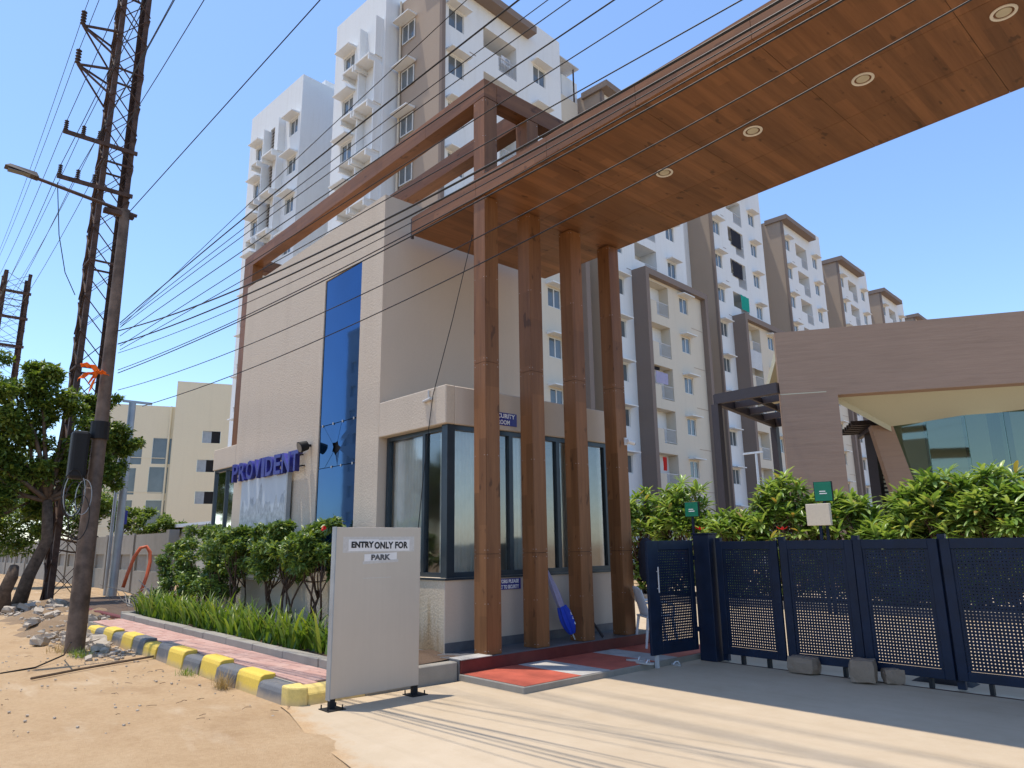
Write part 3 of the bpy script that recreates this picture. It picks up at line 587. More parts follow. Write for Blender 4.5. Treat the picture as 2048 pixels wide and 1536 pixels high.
wk = root('wicket_gate', (-6.02, 9.05, 0), 'narrow navy perforated wicket gate swung open beside the red slab', 'gate')
A = V3(-6.04, 7.80, 0); B = V3(-5.95, 8.72, 0); WL = float(np.linalg.norm(B-A)); th_ = math.atan2((B-A)[1], (B-A)[0]); wk.location = A; wk.rotation_euler.z = th_; OFF[wk] = A
a = MB(); a.box((0, -.02, .17), (.22, .02, 1.62)); a.box((WL-.08, -.02, .17), (WL, .02, 1.62)); a.box((.22, -.0195, .17), (WL-.08, .0195, .32)); a.box((.22, -.0195, 1.5), (WL-.08, .0195, 1.62)); part('leaf_frame', a, M['navy'], wk, local=True, bevel=.004)
link('perforated_sheet', perf(WL-.30, 1.18, .0345, .0064).mesh('perforated_sheet', M['navy']), wk, (.22, 0, .32))
h = MB().tube([(.16, -.05, .95), (.16, -.05, 1.28)], .009, 8); h.tube([(.16, -.02, 1.0), (.16, -.05, 1.0)], .006, 6).tube([(.16, -.02, 1.22), (.16, -.05, 1.22)], .006, 6); part('handle', h, M['rail'], wk, local=True)
part('foot', MB().box((.08, -.02, .012), (.12, .02, .169)), M['rail'], wk, local=True); part('hinge', MB().box((WL+.002, -.03, .4), (WL+.05, .03, .46)), M['navy'], wk, local=True); part('hinge', MB().box((WL+.002, -.03, 1.35), (WL+.05, .03, 1.41)), M['navy'], wk, local=True)
def rockmesh(s, seed, mat='rock', sub=2, rough_=.22):
    bm = bmesh.new(); bmesh.ops.create_cube(bm, size=1); bmesh.ops.subdivide_edges(bm, edges=bm.edges, cuts=sub, use_grid_fill=True); r_ = random.Random(seed)
    for v in bm.verts:
        v.co = v.co.lerp(v.co.normalized()*.62, .35); v.co += Vector([r_.uniform(-1, 1)*rough_*.25 for _ in 'xyz']); v.co = Vector((v.co.x*s[0], v.co.y*s[1], v.co.z*s[2]))
    zm = min(v.co.z for v in bm.verts)
    for v in bm.verts: v.co.z -= zm
    me = bpy.data.meshes.new('stone'); bm.to_mesh(me); bm.free(); me.materials.append(M[mat]); return me
for i, (px, py, s, lb) in enumerate([(1603, 1349, (.34, .24, .19), 'flat grey stone block wedged under the joint of two gate leaves'), (1722, 1368, (.27, .24, .25), 'chunky brown stone block standing in front of the gate'), (1783, 1369, (.22, .2, .16), 'small grey stone block behind the chunky brown one')]):
    p = at(px, py, Z=.004); o = link('stone_block', rockmesh(s, 40+i, rough_=.16), None, (p[0], p[1]+s[1]*.4, .002), (0, 0, .3*i)); tag(o, lb, 'stone')
mb = MB(); n = 14
for i in range(n+1):
    t = i/n; hh = .085*math.sin(math.pi*t)**.7
    for y, k in ((0, 0), (.06, 1), (.22, 1), (.28, 0)): mb.v.append((-3.45+.62*t, 9.25+y, .004+hh*k+.001))
mb.f = [(i*4+j, (i+1)*4+j, (i+1)*4+j+1, i*4+j+1) for i in range(n) for j in range(3)]
solo('rubber_hump', mb, M['black'], 'low black rubber hump on the ground just inside the gate', 'speed bump', loc=(-3.15, 9.39, .004), smooth='all')
# black jacket over the wicket
jk = V3(-7.04, 8.93, 1.06); V_ = []; F_ = []
prof = [(0, .09, .08), (.12, .12, .10), (.3, .12, .11), (.42, .13, .11), (.55, .12, .10), (.62, .07, .07), (.66, .03, .04)]
mb = MB(); n = 20
for z, a, b in prof:
    for k in range(n):
        t = 2*math.pi*k/n; f = 1+.14*math.sin(5*t+z*9); mb.v.append((jk[0]-.06+a*f*math.cos(t), jk[1]+.25+b*f*math.sin(t), jk[2]+z-.05))
mb.f = [(i*n+k, i*n+(k+1) % n, (i+1)*n+(k+1) % n, (i+1)*n+k) for i in range(len(prof)-1) for k in range(n)]+[tuple(range(n)), tuple(range((len(prof)-1)*n, len(prof)*n))]
solo('black_jacket', mb, M['darkcloth'], 'black jacket hanging on the back of the last pillar above the plastic chair', 'jacket', loc=tuple(jk), smooth='all')
# plastic chair
ch = root('plastic_chair', (-6.95, 9.12, .083), 'white plastic chair half hidden behind the open wicket', 'chair', rz=math.radians(-32))
mb = MB(); 
for i in range(7):
    for j in range(9): x_, z_ = -.21+.07*i, j/8; mb.v.append((x_*(1-.18*z_*z_), -.20-.12*z_-.05*math.cos(x_*6)+.05, .44+.43*z_-.05*(x_/.21)**4*(z_ > .9)))
mb.f = [(i*9+j, (i+1)*9+j, (i+1)*9+j+1, i*9+j+1) for i in range(6) for j in range(8)]; b_ = part('backrest', mb, M['whitepl'], ch, local=True, smooth='all'); sm = b_.modifiers.new('s', 'SOLIDIFY'); sm.thickness = .012
part('seat', MB().box((-.23, -.22, .42), (.23, .22, .445)), M['whitepl'], ch, local=True, bevel=.01)
for sx_ in (-1, 1):
    for sy_ in (-1, 1): part('leg', MB().tube([(sx_*.20, sy_*.19, .425), (sx_*.235, sy_*.25, 0)], [.024, .018], 8), M['whitepl'], ch, local=True, smooth=True)
    part('armrest', MB().tube([(sx_*.22, -.22, .64), (sx_*.25, .05, .65), (sx_*.24, .2, .6), (sx_*.22, .2, .44)], .018, 8), M['whitepl'], ch, local=True, smooth=True)
# sandals on the slab edge
for i, (px, py, rz) in enumerate([(1272, 1322, .5), (1290, 1328, .2), (1350, 1330, -.4)]):
    p = at(px, py, Z=.083 if i < 2 else .004); s_ = root('sandal', (p[0], p[1], .084 if i < 2 else .005), ['pale sandal on the slab beside the chair', 'pale sandal at the slab edge under the wicket', 'pale sandal on the concrete beside the gate post'][i], 'sandal', rz=rz)
    mb = MB(); mb.prism([(.13*math.cos(t)*(1 if math.cos(t) > 0 else 1.0), .045*math.sin(t)*(1+.25*math.cos(t))) for t in np.linspace(0, 2*math.pi, 14, endpoint=False)], 'z', 0, .02); part('sole', mb, M['palegrey'], s_, local=True)
    part('strap', MB().tube([(.04, -.05, .015), (.05, -.02, .05), (.05, .02, .05), (.04, .05, .015)], .009, 6), M['whitepl'], s_, local=True)
# folded umbrella leaning on the wall
um = root('folded_umbrella', (-7.44, 7.86, PZ), 'folded blue and lavender umbrella leaning between the middle pillars', 'umbrella')
b0 = V3(-7.44, 7.86, PZ+.015); b1 = V3(-7.70, 7.50, 1.36); ax_ = b1-b0; Lu = np.linalg.norm(ax_); ax_ /= Lu; e1 = np.cross(ax_, (0, 0, 1)); e1 /= np.linalg.norm(e1); e2 = np.cross(e1, ax_)
def pleat(t0, t1, rfun, n=40, m=14, k=7):
    mb = MB()
    for i in range(m+1):
        t = t0+(t1-t0)*i/m; r_ = rfun((t-t0)/(t1-t0))
        for q in range(n):
            a = 2*math.pi*q/n; rr = r_*(1+.28*math.sin(k*a+t*3)); mb.v.append(tuple(b0+ax_*t+(e1*math.cos(a)+e2*math.sin(a))*rr))
    mb.f = [(i*n+q, i*n+(q+1) % n, (i+1)*n+(q+1) % n, (i+1)*n+q) for i in range(m) for q in range(n)]; return mb
part('canopy_skirt', pleat(.09, .50, lambda s: .035+.07*math.sin(math.pi*min(1, .25+.75*(1-s)))**.9*(1-s*.55)), M['bluecloth'], um, smooth='all'); part('canopy_wrap', pleat(.49, 1.16, lambda s: .045+.012*math.sin(s*5)-.02*s, k=5), M['palecloth'], um, smooth='all')
part('shaft', MB().tube([b0, b0+ax_*Lu], .011, 8), M['rail'], um)
for t in (.2, .28, .34): part('white_print', MB().tube([b0+ax_*t+e2*.085+e1*-.05, b0+ax_*(t+.07)+e2*.088+e1*-.01, b0+ax_*(t+.03)+e2*.088+e1*.03], .008, 5), M['letterwhite'], um)
solo('torch', MB().tube([(-7.36, 8.38, PZ+.01), (-7.50, 8.26, .52)], [.02, .014], 8), M['steelbrown'], 'short dark baton leaning beside the third pillar', 'baton', loc=(-7.36, 8.38, PZ))
# ------------------------------------------------------------------ standing notice board
bd = root('notice_board', (-6.92, 4.26, 0), 'free-standing satin steel board with a taped ENTRY ONLY FOR PARK notice', 'notice board')
BY0, BY1 = 3.72, 4.79
part('panel', MB().box((-6.99, BY0, .10), (-6.92, BY1, 1.80)), M['board'], bd, bevel=.006, seg=2)
for y in (BY0+.035, BY1-.035):
    part('foot_post', MB().box((-6.98, y-.03, .012), (-6.93, y+.03, .105)), M['black'], bd); fp = part('base_plate', MB().box((-7.03, y-.10, .005), (-6.83, y+.10, .013)), M['black'], bd)
    for dx, dy in ((-.06, -.08), (.08, -.08), (-.06, .08), (.08, .08)): part('bolt', MB().tube([(-6.95+dx, y+dy, .013), (-6.95+dx, y+dy, .05)], .008, 6), M['black'], fp)
part('edge_channel', MB().box((-6.995, BY0-.012, .09), (-6.915, BY0-.001, 1.805)), M['galv'], bd)
def flat(y0, y1, z0, z1, mt, nm, x=-6.9195, t=.0012, skew=0):
    return part(nm, MB().add([(x, y0, z0), (x, y1, z0+skew), (x, y1, z1+skew), (x, y0, z1), (x-t, y0, z0), (x-t, y1, z0+skew), (x-t, y1, z1+skew), (x-t, y0, z1)], [(0,1,2,3),(4,7,6,5),(0,4,5,1),(1,5,6,2),(2,6,7,3),(3,7,4,0)]), M[mt], bd)
def bpt(x, y): p = at(x, y, X=-6.92); return p[1], p[2]
flat(3.80, 4.70, 1.535, 1.70, 'tape', 'tape', -6.9192); flat(3.865, 4.235, 1.55, 1.672, 'paper', 'paper_sheet', -6.9178); flat(4.16, 4.635, 1.545, 1.665, 'paper', 'paper_sheet', -6.9166)
flat(4.06, 4.47, 1.425, 1.515, 'paper', 'paper_sheet', -6.9178, skew=.015); flat(4.04, 4.49, 1.41, 1.44, 'tape', 'tape', -6.9166, skew=.015)
for t, yc, zc, h, wd, mt in (('ENTRY', 4.035, 1.588, .058, .275, 'ink'), ('ONLY FOR', 4.395, 1.575, .066, .435, 'ink'), ('PARK', 4.265, 1.455, .052, .245, 'greyink')):
    link('lettering', fontmesh(t, h, M[mt], 0, .0045, wd, 1.05), bd, (-6.9150+6.92, yc-4.26, zc), (RX, 0, RX))
part('print_mark', MB().box((-6.9195, 4.05, 1.262), (-6.9185, 4.40, 1.268)), M['tape'], bd)
# ------------------------------------------------------------------ vegetation
def leaves2(c, d, n_, L, W, curve=.0):                  # diamond leaves: centres c, directions d, normals n_
    c = np.asarray(c); d = d/np.linalg.norm(d, axis=1, keepdims=True); s = np.cross(d, n_); s /= (np.linalg.norm(s, axis=1, keepdims=True)+1e-9); n_ = np.cross(s, d)
    L = np.broadcast_to(L, (len(c),))[:, None]; W = np.broadcast_to(W, (len(c),))[:, None]
    p0 = c; p1 = c+d*L*.5+s*W*.5+n_*W*.18; p2 = c+d*L-n_*L*curve; p3 = c+d*L*.5-s*W*.5+n_*W*.18; pm = c+d*L*.5-n_*W*.02
    v = np.stack([p0, p1, p2, p3, pm], 1).reshape(-1, 3); i = np.arange(len(c))[:, None]*5
    f = np.concatenate([i+np.array([[0, 1, 4]]), i+np.array([[1, 2, 4]]), i+np.array([[2, 3, 4]]), i+np.array([[3, 0, 4]])], 0); return v, f
def unit(n): v = RNG.normal(size=(n, 3)); return v/np.linalg.norm(v, axis=1, keepdims=True)
def clumps(cents, rads, per, flat_=.8):                 # points scattered in blobs, denser at their skin
    out = []
    for c, r_ in zip(cents, rads):
        u = unit(per); k = RNG.uniform(.25, 1, (per, 1))**.45; out.append(np.array(c)+u*k*r_*np.array([1, 1, flat_]))
    return np.concatenate(out)
def foliage(name, parent, pts, mat, L, W, up=.5, jit=.35):
    n = len(pts); d = unit(n); d[:, 2] = d[:, 2]*.7+.1; nn = unit(n)*.6; nn[:, 2] += up+.4
    v, f = leaves2(pts, d, nn, L*RNG.uniform(.65, 1.25, n), W*RNG.uniform(.7, 1.2, n), .12); v = v-rootoff(parent); return link(name, arr_mesh(name, v, f, mat), parent)
def limb(p, q, r0, r1, bend=.1, n=6):
    p = np.array(p, float); q = np.array(q, float); b = unit(1)[0]*np.linalg.norm(q-p)*bend; t = np.linspace(0, 1, n)
    return [p+(q-p)*x+b*math.sin(math.pi*x) for x in t], [r0+(r1-r0)*x for x in t]
def bush(name, x, y, z0, zlo, zhi, rad, label, group=None, per=130, ncl=11, nst=4, fl=None):
    r = root(name, (x, y, z0), label, 'shrub', group); st = MB(); cents = []; rads = []
    for i in range(ncl):
        a = RNG.uniform(0, 2*math.pi); q = RNG.uniform(.1, 1)**.5; cents.append((x+rad*q*math.cos(a)*.9, y+rad*.62*q*math.sin(a), RNG.uniform(zlo, zhi-.12))); rads.append(RNG.uniform(.11, .21)*rad/.55)
    for i in range(5): cents.append((x+RNG.uniform(-rad*.8, rad*.8), y+RNG.uniform(-.2, .2), zhi-RNG.uniform(-.05, .1))); rads.append(RNG.uniform(.08, .14))
    for i in range(nst):
        b = (x+RNG.uniform(-.14, .14), y+RNG.uniform(-.1, .1), z0); k = (x+RNG.uniform(-.3, .3)*rad/.5, y+RNG.uniform(-.15, .15), z0+(zlo-z0)*RNG.uniform(.65, 1.0)); st.tube(*limb(b, k, .021, .014, .13), 6)
        for j in range(3):
            e = cents[RNG.integers(0, ncl)]; st.tube(*limb(k, e, .013, .005, .12), 5)
    part('stems', st, M['stem'], r, smooth='all'); pts = clumps(cents, rads, per); foliage('foliage', r, pts, M['leaf_ixora'], .105, .046)
    if fl:
        for (px, py) in fl: c = at(px, py, Y=y-.25); fb = part('flower', MB().add([c+np.array(v)*.045 for v in unit(14)], [(i, (i+1) % 14, (i+5) % 14) for i in range(14)]), M['redflower'], r)
    return r
bl = [('round dense glossy shrub at the far left end of the planter', -16.75, .55, 1.72, .55), ('tall dense glossy shrub with a yellow-green top below the left window', -15.6, .75, 1.95, .66), ('glossy shrub in front of the left edge of the poster', -14.35, .78, 1.9, .58), ('glossy shrub on twisted bare stems below the poster', -13.2, 1.12, 1.9, .56), ('glossy shrub on bare stems below the right edge of the poster', -12.15, 1.12, 1.86, .55),
      ('glossy shrub with red and yellow flowers before the blue glass strip', -11.1, 1.15, 1.92, .58), ('glossy shrub with a forked trunk half behind the notice board', -10.1, 1.12, 1.9, .55), ('thin straggly shrub beside the stained corner wall', -8.75, .8, 1.55, .34)]
for i, (lb, x, zl, zh, rd) in enumerate(bl):
    bush('ixora_shrub', x, 5.22+.1*math.sin(i*2), .24, zl, zh, rd, lb, None, 190 if i < 7 else 50, 17 if i < 7 else 6, 5, [(647, 1056)] if i == 5 else None)
def strap(base, az, L, W, up, droop, n=6):
    v = []; p = np.array(base, float); el = up; d = np.array((math.cos(az), math.sin(az), 0)); s = np.array((-math.sin(az), math.cos(az), 0))
    for i in range(n+1):
        t = i/n; ww = W*(.55+.45*math.sin(math.pi*min(1, t+.25)))*(1-t**4); v += [p-s*ww/2, p+s*ww/2]; e = el-droop*t*t; p = p+(d*math.cos(e)+np.array((0, 0, 1))*math.sin(e))*L/n
    return v
lil = 0
for i in range(17):
    x = -17.0+i*.56+RNG.uniform(-.08, .08); y = 4.72+RNG.uniform(-.06, .1); r = root('lily_clump', (x, y, .24), 'strap-leaved lily clump in the row along the planter edging', 'plant', 'strap-leaved clumps along the planter edging'); V_ = []; F_ = []
    for k in range(46):
        a = RNG.uniform(0, 2*math.pi); st = strap((x+RNG.uniform(-.24, .24), y+RNG.uniform(-.14, .14), .24), a, RNG.uniform(.40, .74), RNG.uniform(.035, .06), RNG.uniform(1.0, 1.45), RNG.uniform(.5, 1.7)); b = len(V_); V_ += st; F_ += [(b+2*q, b+2*q+1, b+2*q+3, b+2*q+2) for q in range(6)]
    link('leaves', arr_mesh('leaves', np.array(V_)-OFF[r], F_, M['leaf_lily'], smooth=True), r)
# broad-leaved shrubs behind the gate
def whorls(tips, per, L, W):
    n = len(tips)*per; c = np.repeat(np.array(tips), per, 0); az = RNG.uniform(0, 2*math.pi, n); el = RNG.uniform(-.35, 1.2, n); d = np.stack([np.cos(az)*np.cos(el), np.sin(az)*np.cos(el), np.sin(el)], 1); nn = np.tile(np.array([[0, 0, 1.]]), (n, 1))+.15*unit(n)
    L = L*RNG.uniform(.7, 1.15, n); W = W*RNG.uniform(.8, 1.15, n); s = np.cross(d, nn); s /= np.linalg.norm(s, axis=1, keepdims=True); u = np.cross(s, d); L_ = L[:, None]; W_ = W[:, None]; P = []
    for t, ww in ((0, .12), (.35, .8), (.7, .95), (.9, .55), (1, 0)):
        dr = -u*L_*(.28*t*t); m = c+d*L_*t+dr; P += [m-s*W_*ww/2+u*W_*ww*.22, m+u*0, m+s*W_*ww/2+u*W_*ww*.22]
    v = np.stack(P, 1).reshape(-1, 3); i = np.arange(n)[:, None]*15; f = []
    for k in range(4):
        for a in (0, 1): f.append(i+np.array([[3*k+a, 3*k+a+1, 3*k+a+4, 3*k+a+3]]))
    return v, np.concatenate(f, 0)
def frangi(x, y, zt, rx, ry, nt_, label, zlo=1.25):
    r = root('broadleaf_shrub', (x, y, .05), label, 'shrub'); st = MB(); tips = []
    for i in range(nt_):
        a = RNG.uniform(0, 2*math.pi); q = RNG.uniform(0, 1)**.5; k = math.sqrt(max(0, 1-q*q)); tips.append((x+rx*q*math.cos(a), y+ry*q*math.sin(a), zlo+(zt-.14-zlo)*(k*RNG.uniform(.35, 1.08)+(1-k)*.08)))
    for i in range(5):
        b = (x+RNG.uniform(-.2, .2), y+RNG.uniform(-.15, .15), .05); k = (x+RNG.uniform(-.5, .5)*rx, y+RNG.uniform(-.4, .4)*ry, RNG.uniform(.7, 1.1)); st.tube(*limb(b, k, .04, .026, .08), 6)
        for j in range(6): st.tube(*limb(k, tips[RNG.integers(0, nt_)], .024, .012, .1), 5)
    part('stems', st, M['stem'], r, smooth='all'); tips += [(x+RNG.uniform(-1, 1)*rx*.9, y+RNG.uniform(-.5, .9)*ry, RNG.uniform(.25, 1.5)) for _ in range(62)]; v, f = whorls(tips, 15, .36, .09); link('foliage', arr_mesh('foliage', v-OFF[r], f, M['leaf_hedge'], smooth=True), r); return r
HY = 17.4
def hx(px): return at(px, 1080, Y=HY)[0]
fr = [(1285, 978, .78, 80, 'broad-leaved shrub behind the wicket right beside the pillars'), (1370, 950, .85, 110, 'broad-leaved shrub surrounding the lower green sign'), (1470, 1022, .8, 70, 'low broad-leaved shrub between the two green signs'), (1580, 950, .85, 110, 'broad-leaved shrub behind the cream box sign'), (1685, 985, .8, 85, 'broad-leaved shrub with thin twigs right of the cream box sign'), (1780, 1030, .75, 60, 'low broad-leaved shrub in front of the slatted pergola'), (1880, 938, 1.0, 150, 'bushy broad-leaved shrub in front of the curved green glass'), (2005, 928, 1.0, 150, 'broad-leaved shrub with browning leaves beyond the last gate leaf shown'), (2160, 950, 1.2, 120, 'broad-leaved shrub far along the bed behind the gate')]
for px, py, rx, nt_, lb in fr: frangi(hx(px), HY+.25*math.sin(px), at(px, py, Y=HY)[2], rx, .9, nt_, lb, 1.45)
kb_ = root('median_bed', (-7, HY, 0), 'raised bed with concrete edging behind the navy gate', 'planter'); part('edging', MB().box((-15, HY-.8, .0), (1, HY-.68, .18)), M['conc'], kb_); part('edging', MB().box((-15, HY+.8, .0), (1, HY+.92, .18)), M['conc'], kb_); part('soil', MB().box((-14.99, HY-.679, .0), (.99, HY+.799, .14)), M['soil'], kb_)
for px, py, lb in ((1400, 1060, 'red blossom just above the navy gate post'), (1565, 1060, 'red blossom above the first joint of the long gate')):
    c = at(px, py, Y=HY-.9); r = root('red_blossom', tuple(c), lb, 'flower'); mb = MB()
    for k in range(6): a = k*math.pi/3; mb.add([(0,0,0), (.10*math.cos(a-.4), .10*math.sin(a-.4), .04), (.15*math.cos(a), .15*math.sin(a), .09), (.10*math.cos(a+.4), .10*math.sin(a+.4), .04)], [(0,1,2,3)])
    part('petals', mb, M['redflower'], r, local=True); part('stalk', MB().tube([(0, 0, 0), (.05, .5, -.7)], .008, 5), M['stem'], r, local=True)
# small signs over the shrubs
def boxsign(px, py, w_, h_, lb, z_post=0):
    c = at(px, py, Y=HY-1.05); r = root('green_sign', (c[0], c[1], .004), lb, 'sign', rz=math.radians(14)); z = c[2]
    part('post', MB().box((-.03, .03, 0), (.03, .09, z-h_/2-.001)), M['navy'], r, local=True); part('casing', MB().box((-w_/2, 0, z-h_/2), (w_/2, .10, z+h_/2)), M['black'], r, local=True, bevel=.008)
    f = part('face', MB().box((-w_/2+.015, -.004, z-h_/2+.015), (w_/2-.015, -.0005, z+h_/2-.015)), M['greensign'], r, local=True)
    for k, (a, b) in enumerate(((-.08, .05), (-.08, .08))): part('print_line', MB().box((a, -.006, z-.01-.05*k), (b, -.0045, z+.012-.05*k)), M['letterwhite'], f, local=True)
boxsign(1383, 1019, .38, .40, 'small green box sign low among the shrubs behind the gate'); boxsign(1646, 983, .40, .46, 'taller green box sign with black casing above the cream box')
c = at(1637, 1029, Y=HY-1.15); r = root('cream_box', (c[0], c[1], .004), 'blank cream box mounted below the taller green sign', 'box'); part('box', MB().box((c[0]-.29, c[1], c[2]-.245), (c[0]+.26, c[1]+.1, c[2]+.245)), M['cream'], r, bevel=.008); part('post', MB().box((c[0]-.03, c[1]+.02, .004), (c[0]+.03, c[1]+.07, c[2]-.246)), M['navy'], r)
c = at(1512, 907, Y=21); r = root('white_mast', (c[0], c[1], .004), 'slim white T-shaped mast in front of the cream framed bay', 'mast'); part('shaft', MB().tube([(c[0], c[1], .004), tuple(c)], [.05, .038], 8), M['whitepl'], r); part('crossbar', MB().box((c[0]-.45, c[1]-.035, c[2]), (c[0]+.23, c[1]+.035, c[2]+.06)), M['whitepl'], r)
# ------------------------------------------------------------------ trees at the left
def tree(name, base, cents, rads, trunk, label, per, L=.13, W=.06, kind='leaf_tree'):
    r = root(name, base, label, 'tree'); st = MB(); fork = np.array(trunk[-1][0]); st.tube([p for p, _ in trunk], [q for _, q in trunk], 9)
    for c in cents: st.tube(*limb(fork, c, trunk[-1][1]*.62, .018, .12, 7), 6)
    part('trunk', st, M['bark'], r, smooth='all'); sub = []; sr = []
    for c, q in zip(cents, rads):
        for k in range(13): sub.append(np.array(c)+unit(1)[0]*q*RNG.uniform(.35, 1.0)*np.array((1, 1, .85))); sr.append(q*RNG.uniform(.2, .42))
    foliage('crown', r, clumps(sub, sr, per), M[kind], L, W); return r
T = V3(-24.4, 3.5, 0)
tree('roadside_tree', (-24.4, 3.45, 0), [(-24.6, 2.5, 6.3), (-24.3, 3.2, 5.0), (-24.6, 4.0, 5.9), (-24.2, 4.9, 5.2), (-24.5, 5.6, 4.7), (-24.2, 5.3, 3.9), (-24.8, 2.2, 5.0), (-24.4, 4.3, 4.3), (-24.6, 5.0, 6.0), (-24.5, 2.3, 3.9), (-24.3, 3.2, 4.0), (-24.6, 1.7, 4.3), (-24.4, 1.6, 5.9), (-24.5, 3.3, 6.6), (-24.2, 4.6, 3.3), (-24.4, 2.6, 3.0)], [.95, .9, .85, .8, .62, .55, .9, .7, .5, .75, .75, .85, .8, .6, .5, .6],
     [((-24.4, 3.45, -.05), .20), ((-24.35, 3.62, .9), .165), ((-24.3, 3.95, 1.9), .15), ((-24.4, 3.85, 3.0), .13)], 'leafy roadside tree with a dark leaning trunk behind the street light pole', 165, .17, .085)
tree('roadside_tree', (-27.2, 3.15, 0), [(-27.4, 1.8, 4.6), (-27.2, 2.8, 5.4), (-27.6, 3.5, 4.0), (-27.4, 2.2, 3.2), (-27.6, 4.0, 3.2)], [1.0, .9, .9, .8, .7], [((-27.2, 3.0, -.05), .22), ((-27.2, 2.7, 1.2), .19), ((-27.3, 2.75, 2.4), .15)], 'roadside tree with a stubby dark trunk at the far left', 150, .17, .085)
tree('garden_tree', (-38, 8.9, 0), [(-38, 7.2, 3.2), (-38, 8.6, 3.6), (-38.5, 9.8, 3.0), (-38, 6.0, 2.9), (-37.5, 11, 2.6), (-39, 4.6, 3.1), (-40, 3.4, 3.0), (-39, 5.6, 4.0), (-39, 5.2, 2.2)], [1.3, 1.3, 1.0, 1.3, .9, 1.3, 1.3, 1.0, 1.2], [((-38, 8.9, -.05), .16), ((-38, 8.8, 1.6), .12)], 'dense green tree growing beyond the grey boundary wall', 150, .2, .1)
mb = MB().tube([(-22.7, 2.95, -.02), (-22.75, 2.9, .55), (-22.6, 3.0, .95), (-22.75, 3.05, 1.2)], [.17, .16, .15, .11], 9); solo('tree_stump', mb, M['bark'], 'dark broken tree stump beside the leaning trunk', 'stump', loc=(-22.7, 2.95, 0), smooth='all')
# ------------------------------------------------------------------ boundary walls, far left
bw = root('boundary_wall', (-40, 7.9, 0), 'grey concrete boundary wall with recessed panels running along the road', 'wall')
for i in range(10):
    a = -67+i*4.02; b = a+4.0; part('wall_bay', MB().facade((a, 7.9, -.05), (1,0,0), (0,0,1), (0,-1,0), b-a, 2.2, [(.35, 1.85, .85, 1.45), (2.15, 3.65, .85, 1.45)], .08).box((a, 7.981, -.05), (b, 8.15, 2.149)).quad((a, 7.9, 2.15), (b, 7.9, 2.15), (b, 8.1499, 2.15), (a, 8.1499, 2.15)), M['conc'], bw)
    part('pilaster', MB().box((a-.16, 7.84, -.05), (a+.16, 7.899, 2.2)), M['conc'], bw)
part('end_pier', MB().box((-26.79, 7.86, -.05), (-26.45, 8.2, 2.25)), M['conc'], bw)
iw = root('inner_wall', (-22, 9.0, 0), 'plain cream wall between the boundary wall and the gatehouse', 'wall'); part('wall', MB().box((-26.4, 8.4, 0), (-17.2, 8.6, 2.3)), M['cream'], iw); part('coping', MB().box((-26.44, 8.36, 2.301), (-17.2, 8.64, 2.37)), M['conc'], iw)
sh = root('low_shed', (-36, 13, 0), 'long low shed with a pale flat roof behind the boundary wall', 'shed'); part('wall', MB().box((-48, 11.6, 0), (-30, 15.5, 2.6)), M['white'], sh); part('roof', MB().box((-48.3, 11.2, 2.601), (-29.7, 15.8, 2.75)), M['white'], sh)
ot = MB().box((-26.2, 4.6, -.05), (-17.4, 7.8, .14)); op = struct('old_pavement', ot, M['soil'], bevel=.03)
link('kerb_edge', MB().box((-21.5, 4.46, -.05), (-17.4, 4.598, .155)).mesh('kerb_edge', M['maroon'], bevel=.015), op)
mx = np.linspace(-27.5, -16.6, 44); my = np.linspace(2.35, 4.75, 16); mb = MB()
for x in mx:
    for y in my:
        e = min(1, (x+27.5)/1.5, (-16.6-x)/1.2, (y-2.35)/.7); mb.v.append((x, y, -.05+e*(.13+.06*math.sin(x*2.3+y*3.7)+.045*math.sin(x*5.1-y*4.3)+.03*math.sin(x*9.7+y*7.9))))
mb.f = [(i*16+j, (i+1)*16+j, (i+1)*16+j+1, i*16+j+1) for i in range(43) for j in range(15)]; struct('dirt_mound', mb, M['dirt'], smooth='all')
# rubble
rm = [rockmesh((1, .8, .55), 60+k, 'rubble', 1, .5) for k in range(6)]
def rubblepos():
    if random.random() < .5: return random.uniform(-25, -16.8), random.uniform(2.7, 4.5)
    return random.gauss(-14.8, 1.0), random.gauss(3.12, .17)
for i in range(90):
    x, y = rubblepos(); s_ = random.uniform(.07, .27); o = link('rubble_stone', rm[i % 6], None, (x, y, -.02+(.11 if x < -17.3 else 0)), (random.uniform(-.4, .4), random.uniform(-.4, .4), random.uniform(0, 6))); o.scale = (s_, s_, s_); tag(o, 'broken pale stone lying in the rubble around the street light pole', 'stone', 'broken stones strewn around the street light pole')
mb = MB(); src = [(np.array([v.co[:] for v in m_.vertices]), [tuple(p.vertices) for p in m_.polygons]) for m_ in rm]
for i in range(800):
    x, y = rubblepos(); x += random.gauss(0, .5); y += random.gauss(0, .15); v, f = src[i % 6]; a = random.uniform(0, 6); s_ = random.uniform(.02, .07); q = np.stack([v[:, 0]*math.cos(a)-v[:, 1]*math.sin(a), v[:, 0]*math.sin(a)+v[:, 1]*math.cos(a), v[:, 2]], 1)*s_+np.array((x, y, -.012+(.09 if x < -17.3 and y > 2.8 else 0))); mb.add(q, f)
for i in range(260):                                    # pebbles and crumbs over the sand
    x, y = random.uniform(-16, -4.5), random.uniform(1.0, 3.3); v, f = src[i % 6]; s_ = random.choice((.012, .018, .03)); mb.add(v*s_+np.array((x, y, -.012)), f)
o = link('rubble', mb.mesh('rubble', M['rubble'])); tag(o, 'loose gravel and crumbled stone scattered over the sand', 'gravel', kind='stuff')
